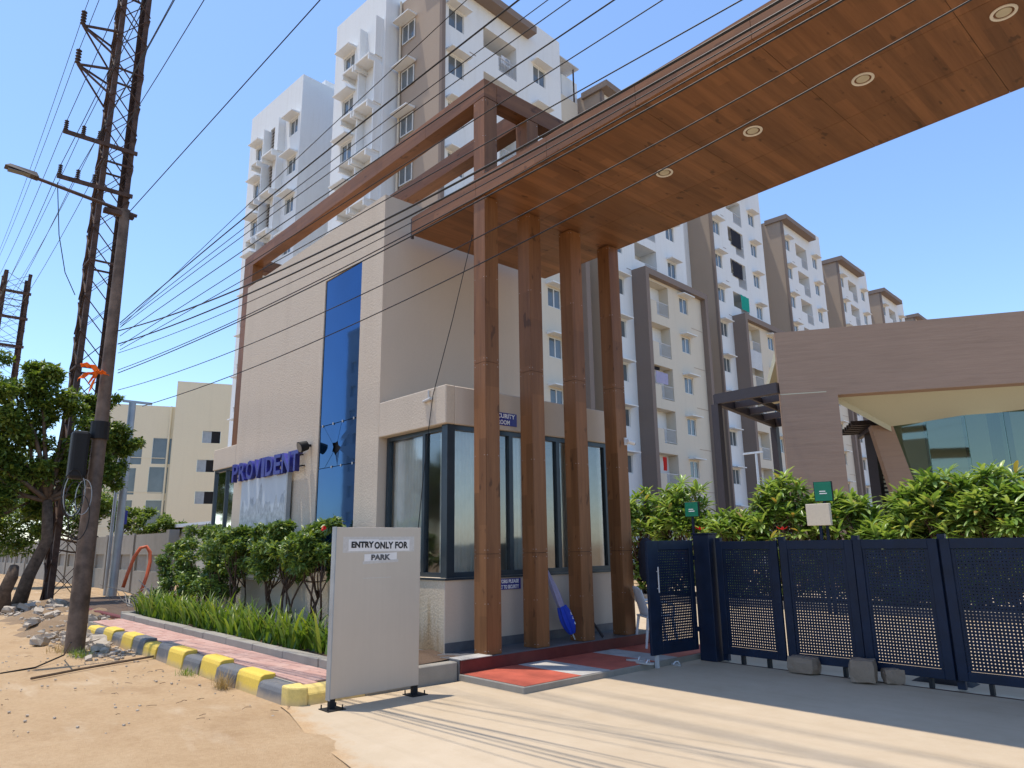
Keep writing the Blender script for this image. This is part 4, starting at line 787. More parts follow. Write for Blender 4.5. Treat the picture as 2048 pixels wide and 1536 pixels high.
def grass(name, x, y, n, h, mat, label, spread=.12, lean=.9):
    r = root(name, (x, y, -.01), label, 'grass'); V_ = []; F_ = []
    for k in range(n):
        st = strap((x+random.gauss(0, spread), y+random.gauss(0, spread*.5), -.01), random.uniform(0, 6.28), h*random.uniform(.5, 1.2), .006, random.uniform(lean-.4, 1.5), random.uniform(.2, 1.6), 4); b = len(V_); V_ += st; F_ += [(b+2*q, b+2*q+1, b+2*q+3, b+2*q+2) for q in range(4)]
    link('blades', arr_mesh('blades', np.array(V_)-OFF[r], F_, M[mat]), r)
grass('dry_tuft', -8.95, 3.40, 150, .24, 'dry', 'dry straw tuft against a yellow kerb stone', .08); grass('grass_tuft', -10.2, 3.42, 90, .12, 'leaf_lily', 'low green weeds at the foot of the painted kerb', .1); grass('grass_tuft', -13.1, 2.75, 160, .16, 'leaf_lily', 'green weeds around the base of the street light pole', .16); grass('dry_tuft', -14.0, 2.65, 120, .18, 'dry', 'dry straw beside the base of the street light pole', .2)
for i, (x, y) in enumerate(((-22.4, 6.0), (-21.2, 5.6), (-23.0, 6.6))):
    mb = MB()
    for k in range(7): a = (x+random.gauss(0, .4), y+random.gauss(0, .3), .15); b = (x+random.gauss(0, .9), y+random.gauss(0, .5), random.uniform(.2, .75)); mb.tube(*limb(a, b, .022, .006, .15), 5)
    solo('cut_branches', mb, M['conc'], ['heap of bare cut branches by the grey poles', 'heap of bare cut branches nearest the brown kerb edge', 'heap of bare cut branches against the boundary wall'][i], 'branches', loc=(x, y, .14))
hz = [at(300, 1195, X=-25.2), at(262, 1150, X=-26), at(262, 1128, X=-26), at(275, 1100, X=-26), at(290, 1092, X=-25.9), at(299, 1106, X=-25.8), at(296, 1140, X=-25.6), at(285, 1175, X=-25.4), at(272, 1200, X=-25.2)]
hz = [np.array(p) for p in (at(246, 1175, X=-26.0), at(255, 1148, X=-26.0), at(268, 1115, X=-26.0), at(281, 1096, X=-25.9), at(293, 1093, X=-25.85), at(300, 1104, X=-25.8), at(300, 1125, X=-25.7), at(294, 1150, X=-25.6), at(284, 1178, X=-25.5), at(272, 1199, X=-25.4))]; hz[0][2] = max(hz[0][2], .15); hz[-1][2] = .16
solo('orange_pipe', MB().tube(hz, .055, 10), M['orange'], 'orange plastic duct looping up out of the ground by the boundary wall', 'pipe', loc=tuple(hz[-1]), smooth='all')
# ------------------------------------------------------------------ poles
slp = root('street_light', (-13.73, 2.80, 0), 'rusty steel street light pole with a long arm over the road', 'street light')
PX, PYY = -13.73, 2.80
part('pole', MB().tube([(PX, PYY, -.05), (PX, PYY, 2.6), (PX, PYY+.01, 2.62), (PX, PYY+.01, 5.2), (PX, PYY, 7.72)], [.15, .135, .12, .10, .085], 14), M['paintedsteel'], slp, smooth=True)
part('collar', MB().tube([(PX, PYY, 3.45), (PX, PYY, 3.75)], .15, 14), M['black'], slp)
arm = part('arm', MB().tube([(PX, 3.0, 7.66), (PX, 2.4, 7.74), (PX, 1.36, 7.87)], [.035, .035, .03], 8).box((PX-.06, 2.45, 7.58), (PX+.06, 2.95, 7.66)), M['rust'], slp)
part('lamp_head', MB().add([(PX-.10, 1.42, 7.86), (PX+.10, 1.42, 7.86), (PX+.09, .93, 7.92), (PX-.09, .93, 7.92), (PX-.06, 1.38, 7.95), (PX+.06, 1.38, 7.95), (PX+.05, 1.0, 7.98), (PX-.05, 1.0, 7.98)], [(0,3,2,1),(4,5,6,7),(0,1,5,4),(1,2,6,5),(2,3,7,6),(3,0,4,7)]), M['steelbrown'], slp); part('lamp_lens', MB().box((PX-.07, .98, 7.875), (PX+.07, 1.3, 7.885)), M['lamplens'], slp)
cbx = MB().box((PX-.05, PYY-.42, 2.75), (PX+.2, PYY-.16, 3.55)); solo('cable_joint_box', cbx, M['black'], 'black cable joint box strapped to the street light pole', 'box', loc=(PX, PYY-.25, 3.1), bevel=.05, seg=2)
for i in range(5):
    c = V3(PX+.14+random.uniform(-.05, .1), PYY-.25+random.uniform(-.1, .12), 2.3+random.uniform(-.25, .25)); R_ = random.uniform(.18, .32); a = random.uniform(0, 3); pts = [c+np.array((R_*.25*math.cos(t)*math.sin(a), R_*.5*math.cos(t), R_*1.3*math.sin(t))) for t in np.linspace(0, 6.28, 22)]
    solo('cable_coil', MB().tube(pts, .008, 5), M['cable'] if i % 3 else M['galv'], ('black' if i % 3 else 'grey')+' cable loop hanging below the joint box on the pole', 'cable', ('black' if i % 3 else 'grey')+' cable loops hanging on the pole', loc=tuple(c))
mb = MB(); c = V3(PX+.13, PYY-.16, 4.6); rr = random.Random(3)
for az, el, L, W in ((-1.9, .9, .30, .13), (-1.5, -.1, .34, .12), (-1.2, -1.2, .38, .15), (1.3, .2, .2, .09), (-2.0, -.8, .26, .1)):   # crumpled tails from one knot
    p = c.copy(); n = 6; d = np.array((.25*math.cos(az*2), math.sin(az)*math.cos(el), math.sin(el))); sd = np.array((.8, rr.uniform(-.4, .4), .5)); b = len(mb.v)
    for k in range(n+1):
        t = k/n; ww = W*(.25+.9*math.sin(math.pi*min(1, t*.75+.1)))*(1-.45*t); o_ = np.array([rr.uniform(-1, 1)*.022 for _ in 'xyz']); mb.v += [tuple(p-sd*ww/2+o_), tuple(p+o_*.5+np.array((.02*math.sin(k*2), 0, .02*math.cos(k*2.3)))), tuple(p+sd*ww/2-o_)]; d[2] -= .16; p = p+d/np.linalg.norm(d)*L/n
    mb.f += [(b+3*k+q, b+3*k+q+1, b+3*k+q+4, b+3*k+q+3) for k in range(n) for q in (0, 1)]
mb.add([c+np.array(v)*.04 for v in [(1,0,0), (0,1,0), (-1,0,0), (0,-1,0), (0,0,1.2), (0,0,-1.2)]], [(0,1,4), (1,2,4), (2,3,4), (3,0,4), (1,0,5), (2,1,5), (3,2,5), (0,3,5)])
fl = solo('orange_ribbon', mb, M['orangecloth'], 'bright orange cloth tied to the street light pole', 'cloth', loc=tuple(c)); fl.modifiers.new('s', 'SOLIDIFY').thickness = .006
def lattice(name, cx_, cy_, hw, z1, label, bays, arms=True, leg=.17):
    r = root(name, (cx_, cy_, 0), label, 'pylon'); C4 = [(cx_+a*hw, cy_+b*hw) for a, b in ((1,-1),(1,1),(-1,1),(-1,-1))]
    for x, y in C4:
        sx_ = 1 if x > cx_ else -1; sy_ = 1 if y > cy_ else -1
        part('leg', MB().box((x, y, -.05), (x-sx_*.018, y-sy_*leg, z1)).box((x-sx_*.0185, y, -.05), (x-sx_*leg, y-sy_*.018, z1)), M['rust'], r)
    dz = z1/bays
    for k in range(bays):
        mb = MB(); z = k*dz
        for i in range(4):
            (a, b), (c, d) = C4[i], C4[(i+1) % 4]; mb.bar((a, b, z+.05), (c, d, z+dz-.05), .075, .014); mb.bar((c, d, z+.05), (a, b, z+dz-.05), .075, .014)
            if k % 3 == 0: mb.bar((a, b, z), (c, d, z), .06, .06)
        part('bracing', mb, M['rust'], r)
    return r
lt = lattice('lattice_pylon', -27.15, 5.02, .49, 24.0, 'tall rusty lattice pylon carrying insulators behind the street light', 19)
def insul(parent, p, h, r_=.07):
    mb = MB(); pr = []; n = 5
    for k in range(n): z = h*k/n; pr += [(.03, z), (r_, z+h/n*.25), (r_*.95, z+h/n*.4), (.03, z+h/n*.6)]
    mb.lathe([(0, 0)]+pr+[(.02, h), (0, h)], p, 10); return part('insulator', mb, M['steelbrown'], parent, smooth=True)
LI = []
for zt in (20.1, 18.5):
    tip = V3(-26.7, 3.4, zt); mb = MB(); mb.bar(tip, (-26.66, 4.53, zt+.3), .07).bar(tip, (-27.64, 4.53, zt+.25), .06).bar(tip, (-26.66, 4.53, zt-.75), .06).bar(tip, (-27.64, 4.53, zt-.75), .05); part('crossarm', mb, M['rust'], lt); insul(lt, tuple(tip+V3(0, 0, .03)), .6, .10); LI.append(tip+V3(0, 0, .6))
for zt in (15.75, 14.05):
    part('crossarm', MB().box((-26.64, 3.25, zt-.08), (-26.56, 5.6, zt+.06)), M['rust'], lt)
    for y in (3.32, 3.85, 4.35): insul(lt, (-26.6, y, zt+.06), .38, .075); LI.append(V3(-26.6, y, zt+.42))
lf_ = lattice('lattice_pylon', -70, 6.75, .95, 24.4, 'distant small lattice pylon at the left edge above the trees', 20, leg=.26)
for zt in (22.6, 20.4, 18.0): part('crossarm', MB().box((-69.04, 4.4, zt-.1), (-68.84, 7.8, zt+.1)), M['rust'], lf_)
gpole = root('steel_pole', (-27.0, 6.42, 0), 'grey galvanised steel pole with a short top bracket in front of the boundary wall', 'pole'); part('shaft', MB().tube([(-27.0, 6.42, 0), (-27.0, 6.42, 6.6)], [.14, .115], 12), M['galv'], gpole, smooth=True); part('top_bracket', MB().box((-27.04, 6.1, 6.601), (-26.96, 7.05, 6.68)), M['galv'], gpole)
gp2 = root('thin_pole', (-29.4, 6.75, 0), 'thin pale pole standing behind the grey galvanised pole', 'pole'); part('shaft', MB().tube([(-29.4, 6.75, 0), (-29.4, 6.75, 4.9)], .06, 8), M['galv'], gp2); part('sign_plate', MB().box((-29.33, 6.85, 2.5), (-29.31, 7.2, 3.0)), M['signblue'], gp2)
gp3 = root('concrete_post', (-27.9, 6.3, 0), 'short square concrete post leaning on the boundary wall', 'post'); part('shaft', MB().bar((-28.0, 6.55, 0), (-28.0, 6.72, 2.2), .16), M['conc'], gp3)
# ------------------------------------------------------------------ overhead wires
def wire_img(pts, plan, r_, label, group, far=9.0):
    """pixels along a wire, hung in the vertical plane that passes over two known plan points"""
    (ax, ay), (bx2, by2) = plan; d = np.array((bx2-ax, by2-ay)); nrm = np.array((-d[1], d[0])); P = []
    for q in pts:
        if len(q) == 3 and not isinstance(q, tuple): P.append(np.array(q)); continue
        dr = ray(*q); t = (np.array((ax, ay))@nrm)/(dr[:2]@nrm); P.append(CP+dr*t)
    dd = d/np.linalg.norm(d); T = np.array([(p[:2]-np.array((ax, ay)))@dd for p in P]); Zs = np.array([p[2] for p in P]); wt = np.ones(len(P)); wt[0] = 3
    cf = np.polyfit(T, Zs, 2 if len(P) > 2 else 1, w=wt); Q = [np.array((ax+dd[0]*t, ay+dd[1]*t, np.polyval(cf, t))) for t in np.linspace(T[0], T[-1]+far, 36)]
    return solo('overhead_wire', MB().tube(Q, r_, 5), M['cable'], label, 'wire', group, loc=tuple(Q[0]))
PB_ = (PX, PYY+.1)
WS = [([(243, 652), (480, 425), (933, 0)], 4.9, .010, 0), ([(240, 646), (480, 440), (860, 147), (1028, 0)], 3.7, .017, 0), ([(240, 650), (480, 462), (860, 175), (1095, 0)], 5.3, .011, 0), ([(240, 655), (560, 420), (860, 195), (1145, 0)], 4.6, .011, 0),
      ([(240, 672), (480, 503), (860, 253), (1222, 0)], 3.4, .012, 0), ([(240, 692), (490, 530), (860, 300), (1322, 0)], 5.1, .012, 0), ([(240, 700), (556, 500), (860, 372), (1073, 253), (1432, 0)], 4.0, .011, 0),
      ([(236, 662), (400, 602), (707, 480), (1372, 113), (1550, 0)], 3.8, .021, 1), ([(236, 688), (400, 631), (717, 480), (1372, 140), (1590, 0)], 4.1, .020, 1), ([(236, 706), (400, 649), (746, 480), (1372, 152), (1612, 0)], 4.3, .010, 1),
      ([(236, 740), (400, 674), (790, 480), (1372, 168), (1650, 0)], 4.0, .012, 1), ([(236, 746), (400, 678), (800, 483), (1372, 181), (1680, 0)], 4.4, .015, 1), ([(236, 780), (400, 730), (840, 532), (1372, 250), (1840, 0)], 4.2, .011, 2), ([(285, 812), (400, 781), (890, 560), (1372, 307), (1955, 0)], 4.5, .012, 2)]
for pts, yr, r_, g_ in WS:
    wire_img(pts, (PB_, (0, yr)), r_*.5, ['black wire fanning up from the street light pole across the apartment tower', 'black cable of the bundle running along the canopy fascia', 'single cable crossing the wooden soffit'][g_], ['wires fanning up across the tower', 'cable bundle along the fascia', 'cables crossing the soffit'][g_])
wire_img([(255, 428), (640, 0)], (PB_, (0, 4.4)), .008, 'lone wire rising from the top of the street light pole into the sky', None)
for i, p in enumerate(LI):
    far_ = V3(-68.9, p[1]+1.3, [23.2, 22.9, 21.0, 20.9, 20.8, 18.6, 18.5, 18.4][i]); nr = V3(16, p[1]-1.0+.1*i, p[2]+2); Q = []
    for a, b, sag in ((far_, p, .9), (p, nr, 1.0)):
        for t in np.linspace(0, 1, 12): q = a+(b-a)*t; q[2] -= sag*4*t*(1-t); Q.append(q)
    solo('overhead_wire', MB().tube(Q, .011, 5), M['cable'], 'thin power line strung from the rusty pylon insulators', 'wire', 'power lines on the pylon insulators', loc=tuple(p))
wz = [at(115, 365, X=-13.73), at(118, 470, X=-13.73), at(130, 545, X=-13.73), at(150, 590, X=-13.73)]; solo('loose_wire', MB().tube([V3(PX, 2.0, 7.78)]+wz, .008, 5), M['cable'], 'loose wire dangling from the street light arm', 'wire', loc=tuple(wz[0]))
gw = [at(0, 1347, Z=.0), at(70, 1335, Z=.0), at(128, 1310, Z=.06), at(142, 1285, Z=.35)]; solo('ground_cable', MB().tube(gw, .012, 5), M['cable'], 'cable trailing over the sand from the street light pole', 'cable', loc=tuple(gw[0]))
gw = [at(62, 1357, Z=.015), at(160, 1338, Z=.02), at(240, 1324, Z=.02), at(310, 1312, Z=.03)]; solo('ground_cable', MB().tube(gw, .016, 5), M['bark'], 'brown stick-like cable lying across the sand in front of the rubble', 'cable', loc=tuple(gw[0]))
mb = MB()
for i in range(46):
    x, y = random.uniform(-15, -7.2), random.uniform(2.6, 3.46) if i % 3 else random.uniform(1.2, 3.3); a = random.uniform(0, 6.28); L = random.uniform(.03, .14); mb.tube([(x, y, .012), (x+L*.5*math.cos(a), y+L*.5*math.sin(a), .02), (x+L*math.cos(a+.4), y+L*math.sin(a+.4), .012)], .0025, 4)
o = link('twig_litter', mb.mesh('twig_litter', M['bark'])); tag(o, 'thin dry twigs scattered on the sand along the kerb', 'twigs', kind='stuff')
# ------------------------------------------------------------------ across the road, mirrored in the glazing
rt = [o for o in COL.objects if o.name.startswith('roadside_tree') and o.parent is None]
for k, (x, y, lb) in enumerate(((-33, -12.5, 'roadside tree across the road mirrored in the corner room glass'), (-41, -17, 'second roadside tree across the road behind the mirrored one'), (-22, -15, 'roadside tree across the road beyond the sandy verge'))):
    o = copy_tree(rt[k % 2]); o.location = (x, y, 0); o['label'] = lb; o.rotation_euler.z = 1.3*k
ac = root('slim_tower', (-74, -31, 0), 'slim white tower across the road mirrored in the blue glass strip', 'building'); part('wall', MB().facade((-76.5, -30, 0), (1,0,0), (0,0,1), (0,1,0), 5.2, 27, [(1+q*2.1, 2.2+q*2.1, 3*k+1.2, 3*k+2.5) for k in range(8) for q in (0, 1)], .2).box((-76.5, -36, 0), (-71.3, -30.25, 26.9)), M['white'], ac); part('parapet', MB().box((-76.6, -36.1, 27.001), (-71.2, -29.95, 27.6)), M['white'], ac)
# ------------------------------------------------------------------ apartment blocks
BO = V3(-27.5, 19.8, 0); ub = V3(-.071, 1, 0); ub /= np.linalg.norm(ub); vb = V3(ub[1], -ub[0], 0); BRZ = math.atan2(.071, 1)
def bpos(s, k=0): return tuple(BO+ub*s-vb*k)
FL = [2+3*k for k in range(10)]
winm = MB(); W_, H_ = 1.15, 1.2                         # window in local y-z plane, outward +x, centred in y, base z = 0
for a, b, c, d in ((-W_/2, W_/2, 0, .06), (-W_/2, W_/2, H_-.06, H_), (-W_/2, -W_/2+.06, .06, H_-.06), (W_/2-.06, W_/2, .06, H_-.06), (-.04, .04, .06, H_-.06)): winm.box((-.05, a, c), (0, b, d))
winm = winm.mesh('window', M['frame']); panem = [MB().box((-.035, a, .06), (-.025, b, H_-.06)).mesh('pane', M['farglass']) for a, b in ((-W_/2+.06, -.04), (.04, W_/2-.06))]
hoodm = MB().add([(0, -.75, 0), (.62, -.75, 0), (.62, .75, 0), (0, .75, 0), (0, -.75, .14), (.62, -.75, .07), (.62, .75, .07), (0, .75, .14)], [(0,3,2,1),(4,5,6,7),(0,1,5,4),(1,2,6,5),(2,3,7,6),(3,0,4,7)]).mesh('window_hood', M['white'])
def railm(L):
    mb = MB(); mb.box((-.02, 0, .95), (.02, L, 1.0)); mb.box((-.02, 0, .08), (.02, L, .12))
    for k in range(int(L/.13)+1): mb.box((-.012, k*.13, .12), (.012, k*.13+.028, .95))
    return mb.mesh('railing', M['rail'])
RM1 = railm(1.55)
grillm = MB()
for k in range(7): grillm.box((.0, -.5, .1+.16*k), (.015, .5, .125+.16*k))
grillm = grillm.mesh('window_grille', M['rail'])
def putwin(r, x, y, z, hood=True, rz=0):
    o = link('window', winm, r, (x, y, z), (0, 0, rz)); link('pane', panem[0], o); link('pane', panem[1], o)
    if hood: n = np.array((math.cos(rz), math.sin(rz))); link('window_hood', hoodm, r, (x+.10*n[0]*0, y, z+H_+.08) if rz == 0 else (x, y, z+H_+.08), (0, 0, rz))
    return o
def block(s0, label, extra=None):
    r = root('apartment_block', bpos(s0), label, 'building', None, BRZ); WN, BA, WS_ = 1.2, (3.3, 6.1), 8.2; LEN, TOP = 10.3, 33.0
    ops = []
    for z in FL:
        zz = z+.75; 
        if z > 19: ops += [(WN-W_/2, WN+W_/2, z+.9, z+.9+H_), (BA[0], BA[1], z+.05, z+2.35, 1.5), (WS_-W_/2, WS_+W_/2, z+.9, z+.9+H_)]
        else: ops += [(WN-W_/2, WN+W_/2, z+.9, z+.9+H_)]
    ops = [(a, b, c, d, *(e or ())) for a, b, c, d, *e in ops]
    mb = MB().facade((0, 0, 0), (0,1,0), (0,0,1), (1,0,0), LEN, TOP, ops, .12); mb.quad((-9, LEN, 0), (0, LEN, 0), (0, LEN, TOP), (-9, LEN, TOP)); mb.quad((0, 0, TOP), (0, LEN, TOP), (-9, LEN, TOP), (-9, 0, TOP)); mb.quad((-9, 0, 0), (-9, LEN, 0), (-9, LEN, TOP), (-9, 0, TOP))
    part('wall', mb, M['white'], r, local=True); part('parapet', MB().box((-8.9, 7.25, TOP+.001), (-.002, LEN-.002, TOP+1.15)), M['white'], r, local=True)
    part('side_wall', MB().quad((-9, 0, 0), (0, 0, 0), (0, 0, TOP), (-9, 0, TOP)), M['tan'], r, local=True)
    part('corner_strip', MB().box((.002, -.03, 0), (.22, .22, TOP-.36)), M['taupe'], r, local=True); part('cornice', MB().box((-1.5, -.2, TOP-.35), (.75, 7.2, TOP+.12)), M['taupe'], r, local=True)
    # framed lower bay
    a0, a1, bz = 2.75, 11.15, 20.0; bx0 = .75; ops = []
    for z in FL:
        if z < 19: ops += [(BA[0]-a0, BA[1]-a0, z+.05, z+2.35, 1.6), (WS_-W_/2-a0, WS_+W_/2-a0, z+.9, z+.9+H_)]
    mb = MB().facade((bx0, a0+.4, 0), (0,1,0), (0,0,1), (1,0,0), a1-a0-.8, bz-.45, [(p[0]-.4, p[1]-.4, *p[2:]) for p in ops], .12); part('bay_wall', mb, M['cream'], r, local=True)
    part('bay_frame', MB().box((0.003, a0, 0), (1.15, a0+.4, bz)), M['taupe'], r, local=True); part('bay_frame', MB().box((0.003, a1-.4, 0), (1.15, a1, bz)), M['taupe'], r, local=True); part('bay_frame', MB().box((0.003, a0+.401, bz-.45), (1.15, a1-.401, bz-.002)), M['taupe'], r, local=True)
    part('bay_side', MB().box((-3, LEN+.001, 0), (.002, a1-.405, bz-.1)), M['cream'], r, local=True)
    for z in FL:
        low = z < 19; x = bx0 if low else 0
        putwin(r, -.06, WN, z+.9); putwin(r, x-.06, WS_, z+.9)
        b = part('balcony', MB().box((x-1.5, BA[0]+.002, z-.08), (x-.004, BA[1]-.002, z+.045)).box((x-.12, BA[0]+.002, z+.046), (x-.004, BA[0]+1.25, z+1.0)).box((x-1.49, BA[0]+.001, z+.046), (x-1.45, BA[1]-.001, z+2.4)), M['cream'] if low else M['white'], r, local=True)
        link('railing', RM1, b, (x-.06, BA[0]+1.25, z+.05)); part('balcony_door', MB().box((x-1.448, BA[0]+.5, z+.05), (x-1.42, BA[0]+1.5, z+2.1)), M['farglass'], b, local=True)
        part('floor_band', MB().box((x+.001, WS_+.9 if low else 2.2, z-.02), (x+.012, 10.7 if low else 2.7, z+.02)), M['taupe'] if not low else M['tan'], r, local=True)
    return r
lbl = ['tall white apartment block rising right behind the gatehouse with ledged side', 'apartment block with a cream framed bay beside the last wood pillar', 'apartment block with a green cloth on a balcony, behind the pergola', 'apartment block directly behind the left edge of the brown clubhouse', 'smaller-looking apartment block further along behind the clubhouse roof', 'distant apartment block over the middle of the clubhouse roof', 'farthest apartment block, only its top over the clubhouse roof']
b0_ = block(0, lbl[0])
for i in range(1, 7):
    o = copy_tree(b0_); part('side_wing', MB().box((-8.95, -1.7, 0), (-2.0, -.003, 34.2)), M['white'], o, local=True); o.location = bpos(14.62*i+(.4*(i-2) if i > 2 else 0)*.6); o['label'] = lbl[i]; OFF[o] = np.array(o.location)
def wing(r, k0, sgn, width, seq, proj, first, TOP=34.0, small=False):
    """white service wing: local x runs away from the corner; its face is at y = -proj"""
    X_ = lambda k: -(k0+k)
    ops = []
    for z in FL:
        for k in seq['win']: ops.append((width-k-W_/2, width-k+W_/2, z+.9, z+.9+H_))
        for k in seq['jali']: ops.append((width-k-.33, width-k+.33, z+.25, z+2.75))
    mb = MB().facade((X_(width), -proj, 0), (1,0,0), (0,0,1), (0,-1,0), width, TOP, ops, .2); y1 = 9
    mb.quad((X_(0), -proj, 0), (X_(0), y1, 0), (X_(0), y1, TOP), (X_(0), -proj, TOP)); mb.quad((X_(width), -proj, 0), (X_(width), y1, 0), (X_(width), y1, TOP), (X_(width), -proj, TOP)); mb.quad((X_(0), -proj, TOP), (X_(0), y1, TOP), (X_(width), y1, TOP), (X_(width), -proj, TOP))
    part('wing_wall' if not first else 'wall', mb, M['white'], r, local=True)
    for z in FL:
        for k in seq['win']: putwin(r, X_(k), -proj+.10, z+.9, False, -math.pi/2); link('window_hood', hoodm, r, (X_(k), -proj+.001, z+2.2), (0, 0, -math.pi/2))
        for k in seq['jali']:
            g = MB()
            for q in range(9): g.bar((X_(k)-.32, -proj+.1, z+.25+q*.27), (X_(k)+.32, -proj+.1, z+.25+q*.27+.3), .05, .02).bar((X_(k)+.32, -proj+.125, z+.25+q*.27), (X_(k)-.32, -proj+.125, z+.25+q*.27+.3), .05, .02)
            part('vent_lattice', g, M['palegrey'], r, local=True); part('duct', MB().box((X_(k)-.33, -proj+.19, z+.2), (X_(k)+.33, -proj+.21, z+2.8)), M['dark'], r, local=True)
        for k, l_ in seq['ledge']:
            part('service_ledge', MB().box((X_(k+l_), -proj-.85, z-.1), (X_(k), -proj-.001, z+.02)), M['white'], r, local=True)
            for q in (k+.02, k+l_-.14): part('ledge_bracket', MB().box((X_(q+.12), -proj-.84, z-.42), (X_(q), -proj-.002, z-.101)), M['white'], r, local=True)
            part('ledge_fin', MB().box((X_(k+.04), -proj-.5, z+.021), (X_(k-.08), -proj-.002, z+2.6)), M['white'], r, local=True)
wing(b0_, 3.7, 1, 5.3, dict(win=[3.7], jali=[2.25], ledge=[(.3, 1.5), (1.9, 1.2)]), 1.0, False)
for z in FL: putwin(b0_, -2.75, -.075, z+1.0, True, -math.pi/2)
part('pipe', MB().tube([(-3.45, -.12, 0), (-3.45, -.12, 33)], .07, 8), M['cream'], b0_, local=True)
wb = root('white_block', bpos(0, 14.9), 'plain white apartment wing with service ledges left of the tall block', 'building', None, BRZ)
wing(wb, 0, 1, 7.7, dict(win=[1.0, 6.0], jali=[4.1], ledge=[(2.3, 1.6), (4.5, 1.0)]), 0, True, 34.2)
lift = MB().box((-5.4, 3, 34.201), (-2.2, 7, 36.4)); part('roof_room', lift, M['white'], wb, local=True)
# rooftop bits between the first blocks
rf = root('roof_shelter', bpos(12.0, 1.5), 'thin steel roof shelter peeping above the link between two blocks', 'shelter', None, BRZ)
part('link_wall', MB().box((-8, -1.6, 0), (0, 1.95, 32.0)), M['cream'], rf, local=True); part('shelter_roof', MB().box((-3, -1.2, 34.6), (.3, 1.9, 34.68)), M['rail'], rf, local=True)
for x, y in ((0, -1), (0, 1.6), (-2.6, -1), (-2.6, 1.6)): part('shelter_post', MB().box((x-.04, y-.04, 32.001), (x+.04, y+.04, 34.599)), M['rust'], rf, local=True)
# balcony clutter
def bal(s, zf, dx=.75, y=5.0): return BO+ub*(s+y)+vb*(dx-.55)+V3(0, 0, zf)
def acunit(p, lb):
    r = root('air_conditioner', tuple(p), lb, 'air conditioner', None, BRZ); part('casing', MB().box((-.15, -.4, 0), (.15, .4, .58)), M['whitepl'], r, local=True, bevel=.02); part('fan_grille', MB().tube([(.151, .1, .29), (.16, .1, .29)], .22, 16), M['galv'], r, local=True)
acunit(bal(0, 29.9, 0, 5.6)+V3(0, 0, .2), 'white air conditioner on the top balcony of the tallest block'); acunit(bal(14.62, 20.05, 0, 5.4)+V3(0, 0, .55), 'white air conditioner on the balcony just above the framed bay'); acunit(bal(29.24, 11.05, .75, 5.2)+V3(0, 0, .4), 'white air conditioner on a framed bay balcony behind the mast')
def cloth(p, w_, h_, mt, lb):
    mb = MB(); n = 8
    for i in range(n+1):
        for j in range(5): mb.v.append((.03*math.sin(i*1.7+j*.5), -w_/2+w_*i/n, -h_*j/4))
    mb.f = [(i*5+j, (i+1)*5+j, (i+1)*5+j+1, i*5+j+1) for i in range(n) for j in range(4)]; o = link('hanging_cloth', mb.mesh('hanging_cloth', M[mt], smooth='all'), None, tuple(p), (0, 0, BRZ)); tag(o, lb, 'cloth'); OFF[o] = np.array(p)
cloth(bal(29.24, 22.3, .65, 5.2), 1.5, 1.3, 'tarp', 'green cloth screening the upper half of a white balcony'); cloth(bal(14.62, 7.1, 1.28, 4.4), .45, .9, 'redcloth', 'red cloth drying on a low framed bay balcony'); cloth(bal(14.62, 12.9, 1.33, 4.6), 1.5, .8, 'palecloth', 'pale washing over the railing of a framed bay balcony'); cloth(bal(14.62, 14.1, 1.0, 4.2), 1.4, 1.0, 'darkcloth', 'dark washing in a framed bay balcony')
cloth(bal(29.24, 25.2, .6, 4.4), 1.8, 1.4, 'darkcloth', 'dark washing on a white balcony above the green cloth'); cloth(bal(29.24, 28.2, .6, 4.6), 1.8, 1.5, 'darkcloth', 'dark washing two storeys above the green cloth'); cloth(bal(29.24, 17.2, 1.35, 4.6), 2.6, 1.6, 'rail', 'pale sheet closing a framed bay balcony opening')
# ------------------------------------------------------------------ pale yellow building at the left
cdv = V3(.346, .938, 0); cdv /= np.linalg.norm(cdv); cn_ = V3(cdv[1], -cdv[0], 0); cp0 = V3(*(at(323, 902, X=-67.4)[:2]), 0)
def con(px, py): d = ray(px, py); t = ((cp0-CP)[:2]@cn_[:2])/(d[:2]@cn_[:2]); P = CP+d*t; return (P-cp0)[:2]@cdv[:2], P[2]
cb_ = root('yellow_building', tuple(cp0), 'pale yellow four-storey building behind the tree and boundary wall', 'building', None, math.atan2(cdv[1], cdv[0])-math.pi/2)
# local: y along the face, x outward
wins = [con(323, 902), con(315, 960), con(308, 1027), con(250, 962), con(242, 1027), con(265, 902)]; sm_ = [con(423, 876), con(412, 933), con(408, 996)]; y0 = con(150, 1000)[0]; y1 = con(352, 815)[0]; zt = con(300, 811)[1]; y2 = con(461, 850)[0]; zt2 = con(420, 769)[1]; ysb = con(376, 790)[0]
ops = [(a-.75-y0, a+.75-y0, z-1.15, z+1.15) for a, z in wins]
part('wall', MB().facade((0, y0, 0), (0,1,0), (0,0,1), (1,0,0), y1-y0, zt, ops, .2).quad((0, y0, zt), (0, y1, zt), (-10, y1, zt), (-10, y0, zt)).quad((0, y0, 0), (0, y0, zt), (-10, y0, zt), (-10, y0, 0)), M['farcream'], cb_, local=True)
part('stair_tower', MB().facade((.6, y1, 0), (0,1,0), (0,0,1), (1,0,0), y2-y1+3, zt2, [(a-.75-y1, a+.75-y1, z-.55, z+.55) for a, z in sm_], .2).quad((.6, y1, 0), (.6, y1, zt2), (-6, y1, zt2), (-6, y1, 0)).quad((.6, y1, zt2), (.6, y2+3, zt2), (-6, y2+3, zt2), (-6, y1, zt2)).quad((.6, y2+3, 0), (.6, y2+3, zt2), (-6, y2+3, zt2), (-6, y2+3, 0)), M['farcream'], cb_, local=True)
